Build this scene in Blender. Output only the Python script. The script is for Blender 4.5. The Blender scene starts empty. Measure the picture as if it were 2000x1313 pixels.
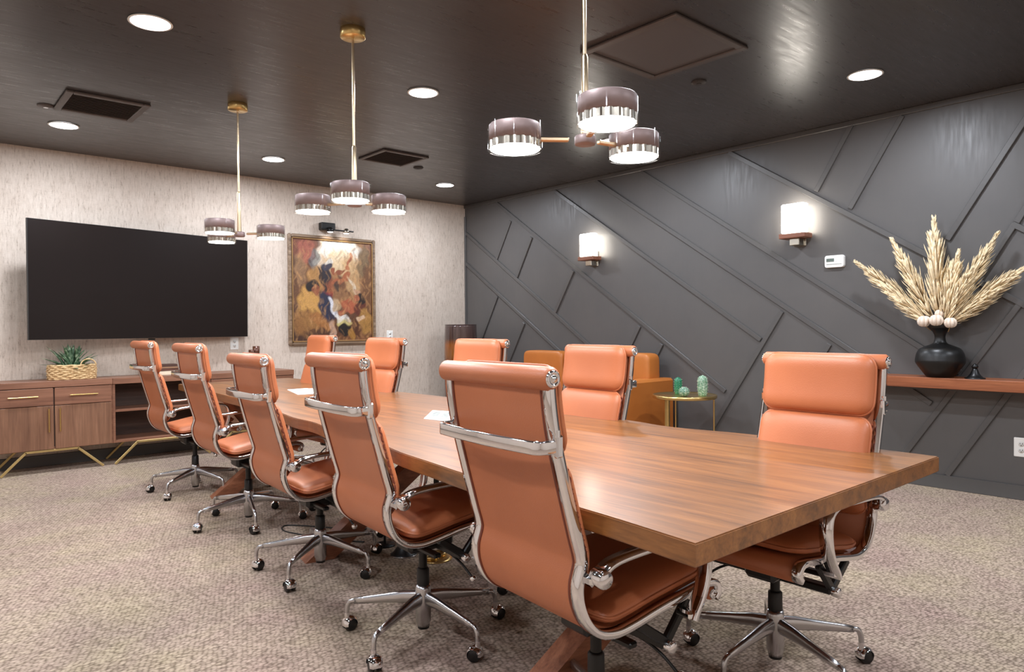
import bpy, bmesh, math, random
from math import sin, cos, pi, radians, sqrt
from mathutils import Vector, Matrix

random.seed(7)
SC = bpy.context.scene
COL = SC.collection

# ------------------------------------------------------------------ camera
cam_d = bpy.data.cameras.new('camera')
cam_d.sensor_width = 36.0
cam_d.lens = 24.8788
cam_d.clip_start = 0.05
cam = bpy.data.objects.new('camera', cam_d)
COL.objects.link(cam)
_r = (0.75086316, -0.6604086, -0.00806212)
_u = (0.01416995, 0.00390431, 0.99989198)
_f = (0.66030578, 0.75089629, -0.01228956)
cam.matrix_world = Matrix(((_r[0], _u[0], -_f[0], 0.0), (_r[1], _u[1], -_f[1], 0.0), (_r[2], _u[2], -_f[2], 1.2), (0, 0, 0, 1)))
SC.camera = cam

# ------------------------------------------------------------------ world, exposure
world = bpy.data.worlds.new('world')
SC.world = world
world.use_nodes = True
world.node_tree.nodes['Background'].inputs[0].default_value = (0.9, 0.95, 1.0, 1)
world.node_tree.nodes['Background'].inputs[1].default_value = 0.2
SC.view_settings.view_transform = 'Standard'
SC.view_settings.look = 'None'
SC.view_settings.gamma = 1.0
SC.view_settings.use_curve_mapping = False
SC.view_settings.exposure = 0.27
DOWN_W = 25.0        # watts of every ceiling downlight
PEND_W = 5.0         # watts of every pendant head
SCONCE_E = 15.0
PICT_W = 1.7
CEIL = 2.818
XR = 5.756           # dark batten wall
YB = 7.472           # wallpapered wall
XL = -2.2
YF = -2.2

# ------------------------------------------------------------------ materials
def lin(c):
    out = []
    for x in c:
        x /= 255.0
        out.append(x / 12.92 if x <= 0.04045 else ((x + 0.055) / 1.055) ** 2.4)
    return (out[0], out[1], out[2], 1.0)

class NT:
    def __init__(s, name):
        s.m = bpy.data.materials.new(name)
        s.m.use_nodes = True
        s.t = s.m.node_tree
        s.b = s.t.nodes['Principled BSDF']
    def n(s, typ, **kw):
        nd = s.t.nodes.new(typ)
        for k, v in kw.items():
            if k.startswith('i_'):
                nd.inputs[k[2:].replace('_', ' ')].default_value = v
            else:
                setattr(nd, k, v)
        return nd
    def l(s, a, b):
        s.t.links.new(a, b)
    def coords(s, scale=(1, 1, 1), rot=(0, 0, 0), src='Object'):
        tc = s.n('ShaderNodeTexCoord')
        mp = s.n('ShaderNodeMapping')
        mp.inputs['Scale'].default_value = scale
        mp.inputs['Rotation'].default_value = rot
        s.l(tc.outputs[src], mp.inputs[0])
        return mp.outputs[0]
    def ramp(s, fac, stops):
        r = s.n('ShaderNodeValToRGB')
        el = r.color_ramp.elements
        while len(el) < len(stops):
            el.new(0.5)
        for e, (p, c) in zip(el, stops):
            e.position = p
            e.color = c
        s.l(fac, r.inputs[0])
        return r.outputs[0]
    def noise(s, vec, scale=5, detail=4, rough=.55, dist=0):
        nz = s.n('ShaderNodeTexNoise')
        nz.inputs['Scale'].default_value = scale
        nz.inputs['Detail'].default_value = detail
        nz.inputs['Roughness'].default_value = rough
        nz.inputs['Distortion'].default_value = dist
        s.l(vec, nz.inputs['Vector'])
        return nz.outputs['Fac']
    def mix(s, fac, a, b, blend='MIX'):
        mx = s.n('ShaderNodeMix', data_type='RGBA', blend_type=blend)
        for sock, v in ((mx.inputs[0], fac), (mx.inputs[6], a), (mx.inputs[7], b)):
            if hasattr(v, 'is_output'):
                s.l(v, sock)
            else:
                sock.default_value = v
        return mx.outputs[2]
    def bump(s, h, strength=.2, dist=.01):
        bp = s.n('ShaderNodeBump')
        bp.inputs['Strength'].default_value = strength
        bp.inputs['Distance'].default_value = dist
        s.l(h, bp.inputs['Height'])
        s.l(bp.outputs[0], s.b.inputs['Normal'])
    def base(s, c):
        if hasattr(c, 'is_output'):
            s.l(c, s.b.inputs['Base Color'])
        else:
            s.b.inputs['Base Color'].default_value = c

def plain(name, rgb, rough=.5, metal=0.0, var=.06, nscale=14, bump=0, spec=.5):
    k = NT(name)
    v = k.coords()
    f = k.noise(v, nscale, 3)
    c = lin(rgb)
    lo = tuple(x * (1 - var) for x in c[:3]) + (1,)
    hi = tuple(min(1, x * (1 + var)) for x in c[:3]) + (1,)
    k.base(k.ramp(f, [(.3, lo), (.7, hi)]))
    k.b.inputs['Roughness'].default_value = rough
    k.b.inputs['Metallic'].default_value = metal
    k.b.inputs['Specular IOR Level'].default_value = spec
    if bump:
        k.bump(f, bump, .004)
    return k.m

def wood(name, dark, mid, light, axis='y', rough=.35, fine=1.0, coat=0.0):
    k = NT(name)
    sc = {'x': (1.2, 16, 16), 'y': (16, 1.2, 16), 'z': (16, 16, 1.2)}[axis]
    v = k.coords(sc)
    f1 = k.noise(v, 1.4 * fine, 6, .62, .6)
    sc2 = {'x': (3, 130, 130), 'y': (130, 3, 130), 'z': (130, 130, 3)}[axis]
    v2 = k.coords(sc2)
    f2 = k.noise(v2, 1.0, 3, .6)
    c = k.ramp(f1, [(.28, lin(dark)), (.5, lin(mid)), (.72, lin(light))])
    c2 = k.ramp(f2, [(.3, (.62, .60, .58, 1)), (.62, (1, 1, 1, 1))])
    k.base(k.mix(.7, c, c2, 'MULTIPLY'))
    k.b.inputs['Roughness'].default_value = rough
    k.b.inputs['Coat Weight'].default_value = coat
    k.b.inputs['Coat Roughness'].default_value = .20
    k.bump(f2, .05, .002)
    return k.m

def emit(name, rgb, strength):
    k = NT(name)
    k.base((.9, .9, .9, 1))
    k.b.inputs['Emission Color'].default_value = rgb + (1,)
    k.b.inputs['Emission Strength'].default_value = strength
    return k.m

M = {}
def leather_mat(name, lo, hi, rough):
    k = NT(name)
    f = k.noise(k.coords(), 3.5, 4)
    k.base(k.ramp(f, [(.3, lin(lo)), (.7, lin(hi))]))
    vo = k.n('ShaderNodeTexVoronoi')
    vo.inputs['Scale'].default_value = 260
    k.l(k.coords(), vo.inputs['Vector'])
    k.bump(vo.outputs['Distance'], .10, .002)
    k.b.inputs['Roughness'].default_value = rough
    return k.m
M['leather'] = leather_mat('tan_leather', (174, 101, 64), (185, 109, 70), .42)
M['sofa'] = leather_mat('caramel_leather', (176, 102, 40), (190, 114, 48), .45)
M['seam'] = plain('dark_leather_seam', (112, 50, 30), .5)
M['chrome'] = plain('polished_chrome', (232, 232, 234), .07, 1.0, .01)
M['alu'] = plain('satin_aluminium', (196, 196, 198), .24, 1.0, .03)
M['black'] = plain('black_plastic', (20, 19, 19), .42)
M['blackmetal'] = plain('black_metal', (24, 23, 22), .35, .3)
M['brass'] = plain('brushed_brass', (216, 184, 122), .28, 1.0, .06)
M['goldmat'] = plain('satin_gold_bar', (200, 174, 118), .4, .8, .05)
M['bronze'] = plain('dark_bronze', (146, 126, 122), .5, .3, .05)
M['champagne'] = plain('champagne_metal', (222, 196, 160), .3, 1.0, .03)
M['nickel'] = plain('satin_nickel', (196, 188, 174), .22, 1.0, .03)
M['white'] = plain('white_plastic', (236, 235, 230), .4, 0, .02)
M['paper'] = plain('white_paper', (245, 244, 240), .7, 0, .01)
M['print'] = plain('grey_print', (130, 134, 132), .7, 0, .35, 60)
M['lcd'] = plain('grey_green_display', (98, 112, 104), .3, 0, .3, 80)
M['screen'] = plain('black_screen', (25, 17, 14), .55, 0, .02, spec=.15)
M['vase'] = plain('black_ceramic', (14, 14, 14), .38, 0, .2, 20)
M['pampas'] = plain('dry_pampas', (238, 214, 174), .8, 0, .18, 40)
M['pod'] = plain('white_dried_pod', (232, 214, 196), .7, 0, .12, 60)
M['stem'] = plain('dry_stem', (170, 138, 92), .8)
M['candle'] = plain('brown_glass', (92, 54, 36), .15, .2, .2, 60)
M['grille'] = plain('dark_grille', (56, 52, 50), .6, 0, .1, 30)
M['panel'] = plain('return_panel', (86, 81, 81), .55, 0, .06, 200)
M['ventframe'] = plain('painted_vent_frame', (84, 77, 74), .45)
M['tablewood'] = wood('table_walnut', (92, 56, 26), (132, 82, 38), (154, 100, 50), 'y', .38, 1.0, .36)
M['legwood'] = wood('table_leg_wood', (118, 70, 46), (150, 94, 66), (172, 114, 84), 'x', .45)
M['shelfwood'] = wood('shelf_wood', (122, 66, 38), (150, 86, 52), (172, 104, 66), 'y', .4)
M['cabv'] = wood('cabinet_veneer_vertical', (112, 76, 56), (136, 96, 72), (154, 112, 86), 'z', .42, .8)
M['cabh'] = wood('cabinet_veneer', (116, 76, 58), (138, 94, 72), (156, 110, 86), 'x', .38, .8)
M['cabshade'] = wood('cabinet_inside_shade', (62, 42, 34), (80, 56, 44), (94, 66, 52), 'x', .5, .8)  # shade inside the units is painted into this darker veneer
M['traywood'] = wood('sconce_tray_wood', (118, 72, 52), (140, 88, 66), (158, 104, 80), 'y', .4)
M['lens'] = emit('lit_lens', (.97, .98, 1.0), 9.0)
M['diff'] = emit('lit_diffuser', (1.0, .97, .93), 7.0)
M['shade'] = emit('lit_sconce_shade', (1.0, .93, .82), SCONCE_E)

def mk_wallpaper():
    k = NT('linen_wallpaper')
    v1 = k.coords((90, 90, 16)); f1 = k.noise(v1, 1.0, 4, .7)
    v2 = k.coords((24, 24, 110)); f2 = k.noise(v2, 1.0, 4, .7)
    f3 = k.noise(k.coords(), 5, 4, .6)
    c = k.ramp(f1, [(.26, lin((150, 134, 120))), (.42, lin((204, 190, 176))), (.75, lin((222, 209, 196)))])
    c2 = k.ramp(f2, [(.25, (.80, .78, .76, 1)), (.45, (1, 1, 1, 1))])
    c = k.mix(.75, c, c2, 'MULTIPLY')
    c3 = k.ramp(f3, [(.3, (.93, .91, .90, 1)), (.7, (1, 1, 1, 1))])
    k.base(k.mix(1.0, c, c3, 'MULTIPLY'))
    k.b.inputs['Roughness'].default_value = .85
    k.bump(f1, .12, .003)
    return k.m
M['wallpaper'] = mk_wallpaper()

def mk_paint(name, a, b, rough, stroke=.08):
    k = NT(name)
    f = k.noise(k.coords((1.0, 1.0, 1.0)), 1.3, 5, .6)
    k.base(k.ramp(f, [(.3, lin(a)), (.7, lin(b))]))
    g = k.noise(k.coords((3, 26, 3)), 1.5, 5, .65)
    k.bump(g, stroke, .01)
    r = k.ramp(g, [(.3, (rough - .06,) * 3 + (1,)), (.7, (rough + .08,) * 3 + (1,))])
    k.l(r, k.b.inputs['Roughness'])
    return k.m
M['ceilpaint'] = mk_paint('dark_ceiling_paint', (60, 57, 57), (67, 63, 63), .31, .03)
M['darkwall'] = mk_paint('charcoal_wall_paint', (84, 82, 81), (92, 89, 87), .45, .02)
M['batten'] = mk_paint('charcoal_batten_paint', (80, 78, 77), (88, 86, 84), .38, .03)

def mk_carpet():
    k = NT('loop_carpet')
    v = k.coords((1, 1, 1), (0, 0, radians(9)))
    vo = k.n('ShaderNodeTexVoronoi')
    vo.inputs['Scale'].default_value = 1.0
    vo.inputs['Randomness'].default_value = .55
    mp = k.coords((56, 86, 1), (0, 0, radians(14)))
    k.l(mp, vo.inputs['Vector'])
    d = vo.outputs['Distance']
    big = k.noise(k.coords(), 2.2, 5, .62)
    mid = k.noise(k.coords((40, 62, 1)), 1.0, 2, .5)
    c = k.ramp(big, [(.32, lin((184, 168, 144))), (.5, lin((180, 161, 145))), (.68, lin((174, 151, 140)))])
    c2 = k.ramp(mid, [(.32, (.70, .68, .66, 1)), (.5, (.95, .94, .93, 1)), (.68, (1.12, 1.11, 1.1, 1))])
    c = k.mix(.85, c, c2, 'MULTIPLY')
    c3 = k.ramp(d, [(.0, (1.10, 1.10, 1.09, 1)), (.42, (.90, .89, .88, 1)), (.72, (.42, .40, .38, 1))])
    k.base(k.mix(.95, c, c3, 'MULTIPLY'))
    k.b.inputs['Roughness'].default_value = .95
    k.b.inputs['Specular IOR Level'].default_value = .1
    inv = k.n('ShaderNodeMath', operation='SUBTRACT'); inv.inputs[0].default_value = 1.0
    k.l(d, inv.inputs[1])
    k.bump(inv.outputs[0], .5, .006)
    return k.m
M['carpet'] = mk_carpet()

def mk_glass(name, rgb, rough=.03):
    k = NT(name)
    k.base(rgb + (1,))
    k.b.inputs['Transmission Weight'].default_value = 1.0
    k.b.inputs['Roughness'].default_value = rough
    k.b.inputs['IOR'].default_value = 1.45
    return k.m
def mk_thin():
    k = NT('thin_clear_glass')
    out = k.t.nodes['Material Output']
    tr = k.n('ShaderNodeBsdfTransparent'); gl = k.n('ShaderNodeBsdfGlossy')
    gl.inputs['Roughness'].default_value = .05
    lw = k.n('ShaderNodeLayerWeight'); lw.inputs[0].default_value = .10
    mx = k.n('ShaderNodeMixShader')
    k.l(lw.outputs['Facing'], mx.inputs[0]); k.l(tr.outputs[0], mx.inputs[1]); k.l(gl.outputs[0], mx.inputs[2])
    k.l(mx.outputs[0], out.inputs[0])
    return k.m
M['glass'] = mk_thin()

def mk_amber():
    k = NT('smoky_amber_glass')
    tc = k.n('ShaderNodeTexCoord')
    sx = k.n('ShaderNodeSeparateXYZ'); k.l(tc.outputs['Object'], sx.inputs[0])
    mr = k.n('ShaderNodeMapRange'); mr.inputs[1].default_value = 0; mr.inputs[2].default_value = 1.24
    k.l(sx.outputs[2], mr.inputs[0])
    c = k.ramp(mr.outputs[0], [(.0, lin((60, 26, 20))), (.58, lin((92, 36, 24))), (.70, lin((140, 82, 24))), (.80, lin((150, 84, 30))), (.86, lin((78, 58, 52))), (1, lin((84, 68, 66)))])
    f = k.noise(k.coords((14, 14, 1.5)), 2, 4, .7)
    c2 = k.ramp(f, [(.3, (.45, .42, .4, 1)), (.6, (1, 1, 1, 1))])
    k.base(k.mix(.7, c, c2, 'MULTIPLY'))
    k.b.inputs['Roughness'].default_value = .08
    k.b.inputs['Coat Weight'].default_value = .6
    return k.m
M['amber'] = mk_amber()

def mk_basket():
    k = NT('woven_seagrass')
    f = k.noise(k.coords((60, 60, 150)), 1.0, 3, .7)
    k.base(k.ramp(f, [(.28, lin((150, 112, 70))), (.5, lin((216, 182, 132))), (.75, lin((238, 212, 168)))]))
    k.b.inputs['Roughness'].default_value = .8
    k.bump(f, .4, .004)
    return k.m
M['basket'] = mk_basket()

def mk_leaf():
    k = NT('agave_leaf')
    f = k.noise(k.coords((10, 10, 10)), 3, 3, .6)
    k.base(k.ramp(f, [(.25, lin((40, 66, 52))), (.5, lin((84, 118, 84))), (.70, lin((186, 204, 172)))]))
    k.b.inputs['Roughness'].default_value = .45
    return k.m
M['leaf'] = mk_leaf()
def mk_cactus(name, a, b):
    k = NT(name)
    f = k.noise(k.coords((1, 1, 1)), 90, 2, .6)
    k.base(k.ramp(f, [(.4, lin(a)), (.66, lin(b))]))
    k.b.inputs['Roughness'].default_value = .35
    return k.m
M['cactus_d'] = mk_cactus('deep_green_cactus', (22, 104, 72), (70, 150, 116))
M['cactus_l'] = mk_cactus('pale_green_cactus', (92, 140, 106), (188, 206, 186))
M['cactus_m'] = mk_cactus('grey_green_cactus', (70, 122, 96), (176, 196, 176))

# ------------------------------------------------------------------ mesh helpers
class MB:
    def __init__(s):
        s.v = []; s.f = []; s.m = []; s.s = []
    def add(s, vs, fs, mat=0, smooth=True, T=None):
        o = len(s.v)
        for p in vs:
            q = Vector(p)
            if T is not None:
                q = T @ q
            s.v.append((q.x, q.y, q.z))
        for f in fs:
            s.f.append([i + o for i in f]); s.m.append(mat); s.s.append(smooth)
        return s
    def box(s, c, d, mat=0, bev=.003, T=None):
        hx, hy, hz = d[0] / 2, d[1] / 2, d[2] / 2
        b = min(bev, hx * .6, hy * .6, hz * .6)
        if b <= 0:
            vs = [(c[0] + x * hx, c[1] + y * hy, c[2] + z * hz) for x in (-1, 1) for y in (-1, 1) for z in (-1, 1)]
            fs = [(0, 1, 3, 2), (4, 6, 7, 5), (0, 4, 5, 1), (2, 3, 7, 6), (0, 2, 6, 4), (1, 5, 7, 3)]
            return s.add(vs, fs, mat, False, T)
        vs = []; idx = {}
        for x in (-1, 1):
            for y in (-1, 1):
                for z in (-1, 1):
                    for a in range(3):
                        k = [hx, hy, hz]
                        p = [x * (hx - (b if a != 0 else 0)), y * (hy - (b if a != 1 else 0)), z * (hz - (b if a != 2 else 0))]
                        idx[(x, y, z, a)] = len(vs)
                        vs.append((c[0] + p[0], c[1] + p[1], c[2] + p[2]))
        fs = []
        for a in range(3):
            o1, o2 = [i for i in range(3) if i != a]
            for sg in (-1, 1):
                q = []
                for u, w in ((-1, -1), (1, -1), (1, 1), (-1, 1)):
                    k = [0, 0, 0]; k[a] = sg; k[o1] = u; k[o2] = w
                    q.append(idx[(k[0], k[1], k[2], a)])
                flip = (sg == 1) != (a != 1)
                fs.append(q[::-1] if flip else q)
        for a in range(3):          # edges running along axis a
            o1, o2 = [i for i in range(3) if i != a]
            for u in (-1, 1):
                for w in (-1, 1):
                    k = [0, 0, 0]; k[o1] = u; k[o2] = w
                    k[a] = -1; A = tuple(k); k[a] = 1; B = tuple(k)
                    q = [idx[A + (o1,)], idx[B + (o1,)], idx[B + (o2,)], idx[A + (o2,)]]
                    fs.append(q)
        for x in (-1, 1):
            for y in (-1, 1):
                for z in (-1, 1):
                    fs.append([idx[(x, y, z, 0)], idx[(x, y, z, 1)], idx[(x, y, z, 2)]])
        return s.add(vs, fs, mat, False, T)
    def tube(s, path, r, n=10, mat=0, closed=False, cap=True, T=None, flat=1.0):
        P = [Vector(p) for p in path]
        N = len(P)
        rr = r if isinstance(r, (list, tuple)) else [r] * N
        ref = None
        vs = []
        for i in range(N):
            a = P[(i - 1) % N] if (closed or i > 0) else P[i]
            b = P[(i + 1) % N] if (closed or i < N - 1) else P[i]
            t = (b - a)
            if t.length < 1e-9:
                t = Vector((0, 0, 1))
            t.normalize()
            if ref is None:
                ref = Vector((0, 0, 1)) if abs(t.z) < .9 else Vector((1, 0, 0))
            u = ref - t * ref.dot(t)
            if u.length < 1e-6:
                u = Vector((0, 1, 0)) - t * t.y
            u.normalize(); ref = u
            w = t.cross(u)
            for k in range(n):
                an = 2 * pi * k / n
                q = P[i] + u * (cos(an) * rr[i]) + w * (sin(an) * rr[i] * flat)
                vs.append(q)
        fs = []
        M_ = N if closed else N - 1
        for i in range(M_):
            for k in range(n):
                a = i * n + k; b = i * n + (k + 1) % n
                c = ((i + 1) % N) * n + (k + 1) % n; d = ((i + 1) % N) * n + k
                fs.append((a, b, c, d))
        s.add(vs, fs, mat, True, T)
        if cap and not closed:
            s.add(vs[:n], [list(range(n))[::-1]], mat, False, T)
            s.add(vs[-n:], [list(range(n))], mat, False, T)
        return s
    def lathe(s, prof, n=24, mat=0, c=(0, 0, 0), sx=1, sy=1, T=None, cap=True):
        vs = []
        for r, z in prof:
            for k in range(n):
                a = 2 * pi * k / n
                vs.append((c[0] + r * cos(a) * sx, c[1] + r * sin(a) * sy, c[2] + z))
        fs = []
        for i in range(len(prof) - 1):
            for k in range(n):
                fs.append((i * n + k, i * n + (k + 1) % n, (i + 1) * n + (k + 1) % n, (i + 1) * n + k))
        s.add(vs, fs, mat, True, T)
        if cap:
            if prof[0][0] > 1e-6:
                s.add(vs[:n], [list(range(n))[::-1]], mat, False, T)
            if prof[-1][0] > 1e-6:
                s.add(vs[-n:], [list(range(n))], mat, False, T)
        return s
    def cyl(s, c, r, h, n=20, mat=0, T=None, r2=None, bev=0):
        r2 = r if r2 is None else r2
        if bev:
            return s.lathe([(r - bev, 0), (r, bev), (r2, h - bev), (r2 - bev, h)], n, mat, c, T=T)
        vs = [(c[0] + q * cos(2 * pi * k / n), c[1] + q * sin(2 * pi * k / n), c[2] + z) for q, z in ((r, 0), (r2, h)) for k in range(n)]
        s.add(vs, [(k, (k + 1) % n, n + (k + 1) % n, n + k) for k in range(n)], mat, True, T)
        s.add(vs[:n], [list(range(n))[::-1]], mat, False, T)
        s.add(vs[n:], [list(range(n))], mat, False, T)
        return s
    def sweep_xz(s, path, yc, sec, mat=0, cap=True):
        """section (normal, y) points swept along a path in the XZ plane"""
        N = len(path); n = len(sec); vs = []
        for i in range(N):
            a = path[max(0, i - 1)]; b = path[min(N - 1, i + 1)]
            tx, tz = b[0] - a[0], b[1] - a[1]
            L = math.hypot(tx, tz) or 1
            nx, nz = tz / L, -tx / L
            for (q, y) in sec:
                vs.append((path[i][0] + nx * q, yc + y, path[i][1] + nz * q))
        fs = []
        for i in range(N - 1):
            for k in range(n):
                fs.append((i * n + k, i * n + (k + 1) % n, (i + 1) * n + (k + 1) % n, (i + 1) * n + k))
        s.add(vs, fs, mat, True)
        if cap:
            s.add(vs[:n], [list(range(n))[::-1]], mat, False)
            s.add(vs[-n:], [list(range(n))], mat, False)
        return s
    def prism(s, poly, z0, z1, mat=0, smooth=False):
        n = len(poly)
        vs = [(p[0], p[1], z0) for p in poly] + [(p[0], p[1], z1) for p in poly]
        fs = [list(range(n))[::-1], [n + i for i in range(n)]]
        fs += [(i, (i + 1) % n, n + (i + 1) % n, n + i) for i in range(n)]
        return s.add(vs, fs, mat, smooth)
    def build(s, name, mats, parent=None, loc=None, rot=None, auto=True):
        me = bpy.data.meshes.new(name)
        me.from_pydata(s.v, [], s.f)
        if not isinstance(mats, (list, tuple)):
            mats = [mats]
        for m in mats:
            me.materials.append(m)
        me.polygons.foreach_set('material_index', s.m)
        me.polygons.foreach_set('use_smooth', s.s)
        bm = bmesh.new(); bm.from_mesh(me)
        bmesh.ops.recalc_face_normals(bm, faces=bm.faces)
        bm.to_mesh(me); bm.free()
        me.update()
        o = bpy.data.objects.new(name, me)
        COL.objects.link(o)
        if parent is not None:
            o.parent = parent
        if loc is not None:
            o.location = loc
        if rot is not None:
            o.rotation_euler = rot
        return o

def catmull(pts, k=6):
    out = []
    n = len(pts)
    for i in range(n - 1):
        p0 = pts[max(0, i - 1)]; p1 = pts[i]; p2 = pts[i + 1]; p3 = pts[min(n - 1, i + 2)]
        for j in range(k):
            t = j / k
            out.append(tuple(.5 * ((2 * b) + (-a + c) * t + (2 * a - 5 * b + 4 * c - d) * t * t + (-a + 3 * b - 3 * c + d) * t ** 3)
                             for a, b, c, d in zip(p0, p1, p2, p3)))
    out.append(tuple(pts[-1]))
    return out

def tag(o, label, cat, group=None):
    o['label'] = label
    o['category'] = cat
    if group:
        o['group'] = group
    return o

def thing(name, label, cat, loc=(0, 0, 0), rz=0, group=None):
    o = bpy.data.objects.new(name, None)
    o.empty_display_size = .1
    COL.objects.link(o)
    o.location = loc
    o.rotation_euler = (0, 0, rz)
    return tag(o, label, cat, group)

def structure(o):
    o['kind'] = 'structure'
    return o

def copy_tree(o, parent=None):
    c = o.copy()
    COL.objects.link(c)
    if parent is not None:
        c.parent = parent
    for ch in list(o.children):
        copy_tree(ch, c)
    return c

def lamp(kind, name, parent, loc, power, size=.1, color=(1, 1, 1), rot=None, blend=None, spot=None):
    d = bpy.data.lights.new(name, kind)
    d.energy = power
    d.color = color
    if kind == 'AREA':
        d.shape = 'DISK'; d.size = size
    else:
        d.shadow_soft_size = size
    if kind == 'SPOT':
        d.spot_size = spot; d.spot_blend = blend
    o = bpy.data.objects.new(name, d)
    COL.objects.link(o)
    o.parent = parent
    o.location = loc
    if rot:
        o.rotation_euler = rot
    return o

# ------------------------------------------------------------------ room shell
T_ = .12
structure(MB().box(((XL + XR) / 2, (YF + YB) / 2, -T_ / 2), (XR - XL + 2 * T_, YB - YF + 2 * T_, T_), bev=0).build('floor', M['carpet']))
structure(MB().box(((XL + XR) / 2, (YF + YB) / 2, CEIL + T_ / 2), (XR - XL + 2 * T_, YB - YF + 2 * T_, T_), bev=0).build('ceiling', M['ceilpaint']))
structure(MB().box(((XL + XR) / 2, YB + T_ / 2, CEIL / 2), (XR - XL, T_, CEIL), bev=0).build('wall_back', M['wallpaper']))
structure(MB().box((XL - T_ / 2, (YF + YB) / 2, CEIL / 2), (T_, YB - YF, CEIL), bev=0).build('wall_left', M['wallpaper']))
structure(MB().box(((XL + XR) / 2, YF - T_ / 2, CEIL / 2), (XR - XL, T_, CEIL), bev=0).build('wall_front', M['wallpaper']))
wall_right = structure(MB().box((XR + T_ / 2, (YF + YB) / 2, CEIL / 2), (T_, YB - YF, CEIL), bev=0).build('wall_right', M['darkwall']))
structure(MB().box((XR - .010, (YF + YB) / 2, .05), (.020, YB - YF - .002, .10), bev=.003).build('baseboard_right', M['batten']))
structure(MB().box(((XL + XR) / 2 - .02, YB - .008, .05), (XR - XL - .05, .016, .10), bev=.003).build('baseboard_back', M['batten']))
structure(MB().box((XR - .010, (YF + YB) / 2, CEIL - .022), (.020, YB - YF - .002, .044), bev=.004).build('trim_1', M['batten']))
structure(MB().box((XR - .010, YB - .014, CEIL / 2), (.018, .026, CEIL - .30), bev=.003).build('trim_2', M['batten']))

# battens of the right wall, (Y,z) end points
BAT = [((6.812, 2.763), (3.580, .596)), ((5.770, 2.754), (3.225, 1.072)), ((5.154, 2.776), (1.870, .612)), ((4.533, 2.767), (1.68, .852)),
       ((3.535, 2.774), (.50, .80)), ((7.436, 2.449), (4.95, .79)), ((7.442, 2.046), (5.2, .59)),
       ((6.547, 2.509), (6.821, 2.056)), ((6.171, 2.270), (6.442, 1.811)), ((5.495, 1.828), (5.784, 1.364)), ((6.813, 1.592), (7.25, .86)),
       ((6.314, 1.251), (6.72, .58)), ((4.564, 1.203), (4.92, .60)), ((4.286, 1.023), (4.72, .30)), ((3.029, 1.320), (3.80, .11)),
       ((2.620, 1.043), (2.92, .55)), ((2.441, 2.787), (2.727, 2.301)), ((2.067, 2.772), (2.454, 2.122)), ((1.18, 2.76), (1.765, 1.806)),
       ((1.353, 1.880), (1.591, 1.475)), ((1.370, 1.875), (.30, 1.17)), ((1.326, 1.334), (2.117, .12)), ((1.0, 1.36), (1.769, .10)), ((.86, 2.76), (1.347, 1.883)),
       ((.55, 1.35), (.0, 2.26)), ((.2, 1.1), (-.9, .38))]
for (a, b) in BAT:
    A = Vector((0, a[0], a[1])); B = Vector((0, b[0], b[1]))
    d = B - A; L = d.length
    ang = math.atan2(d.z, d.y)
    mb = MB().box((0, 0, 0), (.018, L, .040), bev=.003)
    mb.build('batten', M['batten'], wall_right, ((XR - .008 - .0004 * (BAT.index((a, b)) % 7)), (a[0] + b[0]) / 2, (a[1] + b[1]) / 2), (ang, 0, 0))

# ------------------------------------------------------------------ ceiling fixtures
DL = [(1.05, 4.045, 'round white recessed ceiling downlight nearest the camera at top left'),
      (1.05, 6.505, 'round white recessed ceiling downlight above the television, beside the left ceiling vent'),
      (2.76, 6.55, 'round recessed ceiling downlight between the far and middle pendant rods'),
      (2.77, 4.052, 'round recessed ceiling downlight in mid ceiling, right of the middle pendant rod'),
      (4.74, 6.516, 'round recessed ceiling downlight in the far corner of the two walls'),
      (4.76, 1.934, 'round recessed ceiling downlight at the right, near the dark batten wall'),
      (4.75, 4.05, 'recessed ceiling downlight mostly hidden behind the heads of the nearest pendant'),
      (2.77, 1.80, 'recessed ceiling downlight just above the top edge of the frame'),
      (1.05, 1.80, 'added fill downlight out of view above the left chairs'),  # from here on: unseen downlights added to brighten chair backs and left carpet
      (1.05, -.40, 'added fill downlight behind the camera on the left'),
      (2.77, -.40, 'added fill downlight behind the camera in the middle'),
      (-.66, 6.50, 'added fill downlight out of view left of the television'),
      (-.66, 4.05, 'added fill downlight out of view left of the sideboard chairs'),
      (-.66, 1.80, 'added fill downlight out of view left of the camera'),
      (-.66, -.40, 'added fill downlight behind the camera at the far left'),
      (4.75, -.40, 'added fill downlight behind the camera on the right')]
def downlight(x, y, label):
    t = thing('ceiling_downlight', label, 'ceiling light', (x, y, CEIL), group='recessed ceiling downlights')
    MB().lathe([(.096, -.0005), (.106, -.003), (.108, -.0065), (.098, -.009), (.094, -.006)], 36, cap=False).build('trim_ring', M['white'], t)
    MB().cyl((0, 0, -.0075), .096, .006, 36).build('lens', M['lens'], t)
    lamp('AREA', 'downlight_lamp', t, (0, 0, -.011), DOWN_W, .18, (.94, 1.0, 1.10))
    return t
for d in DL:
    downlight(*d)

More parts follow.
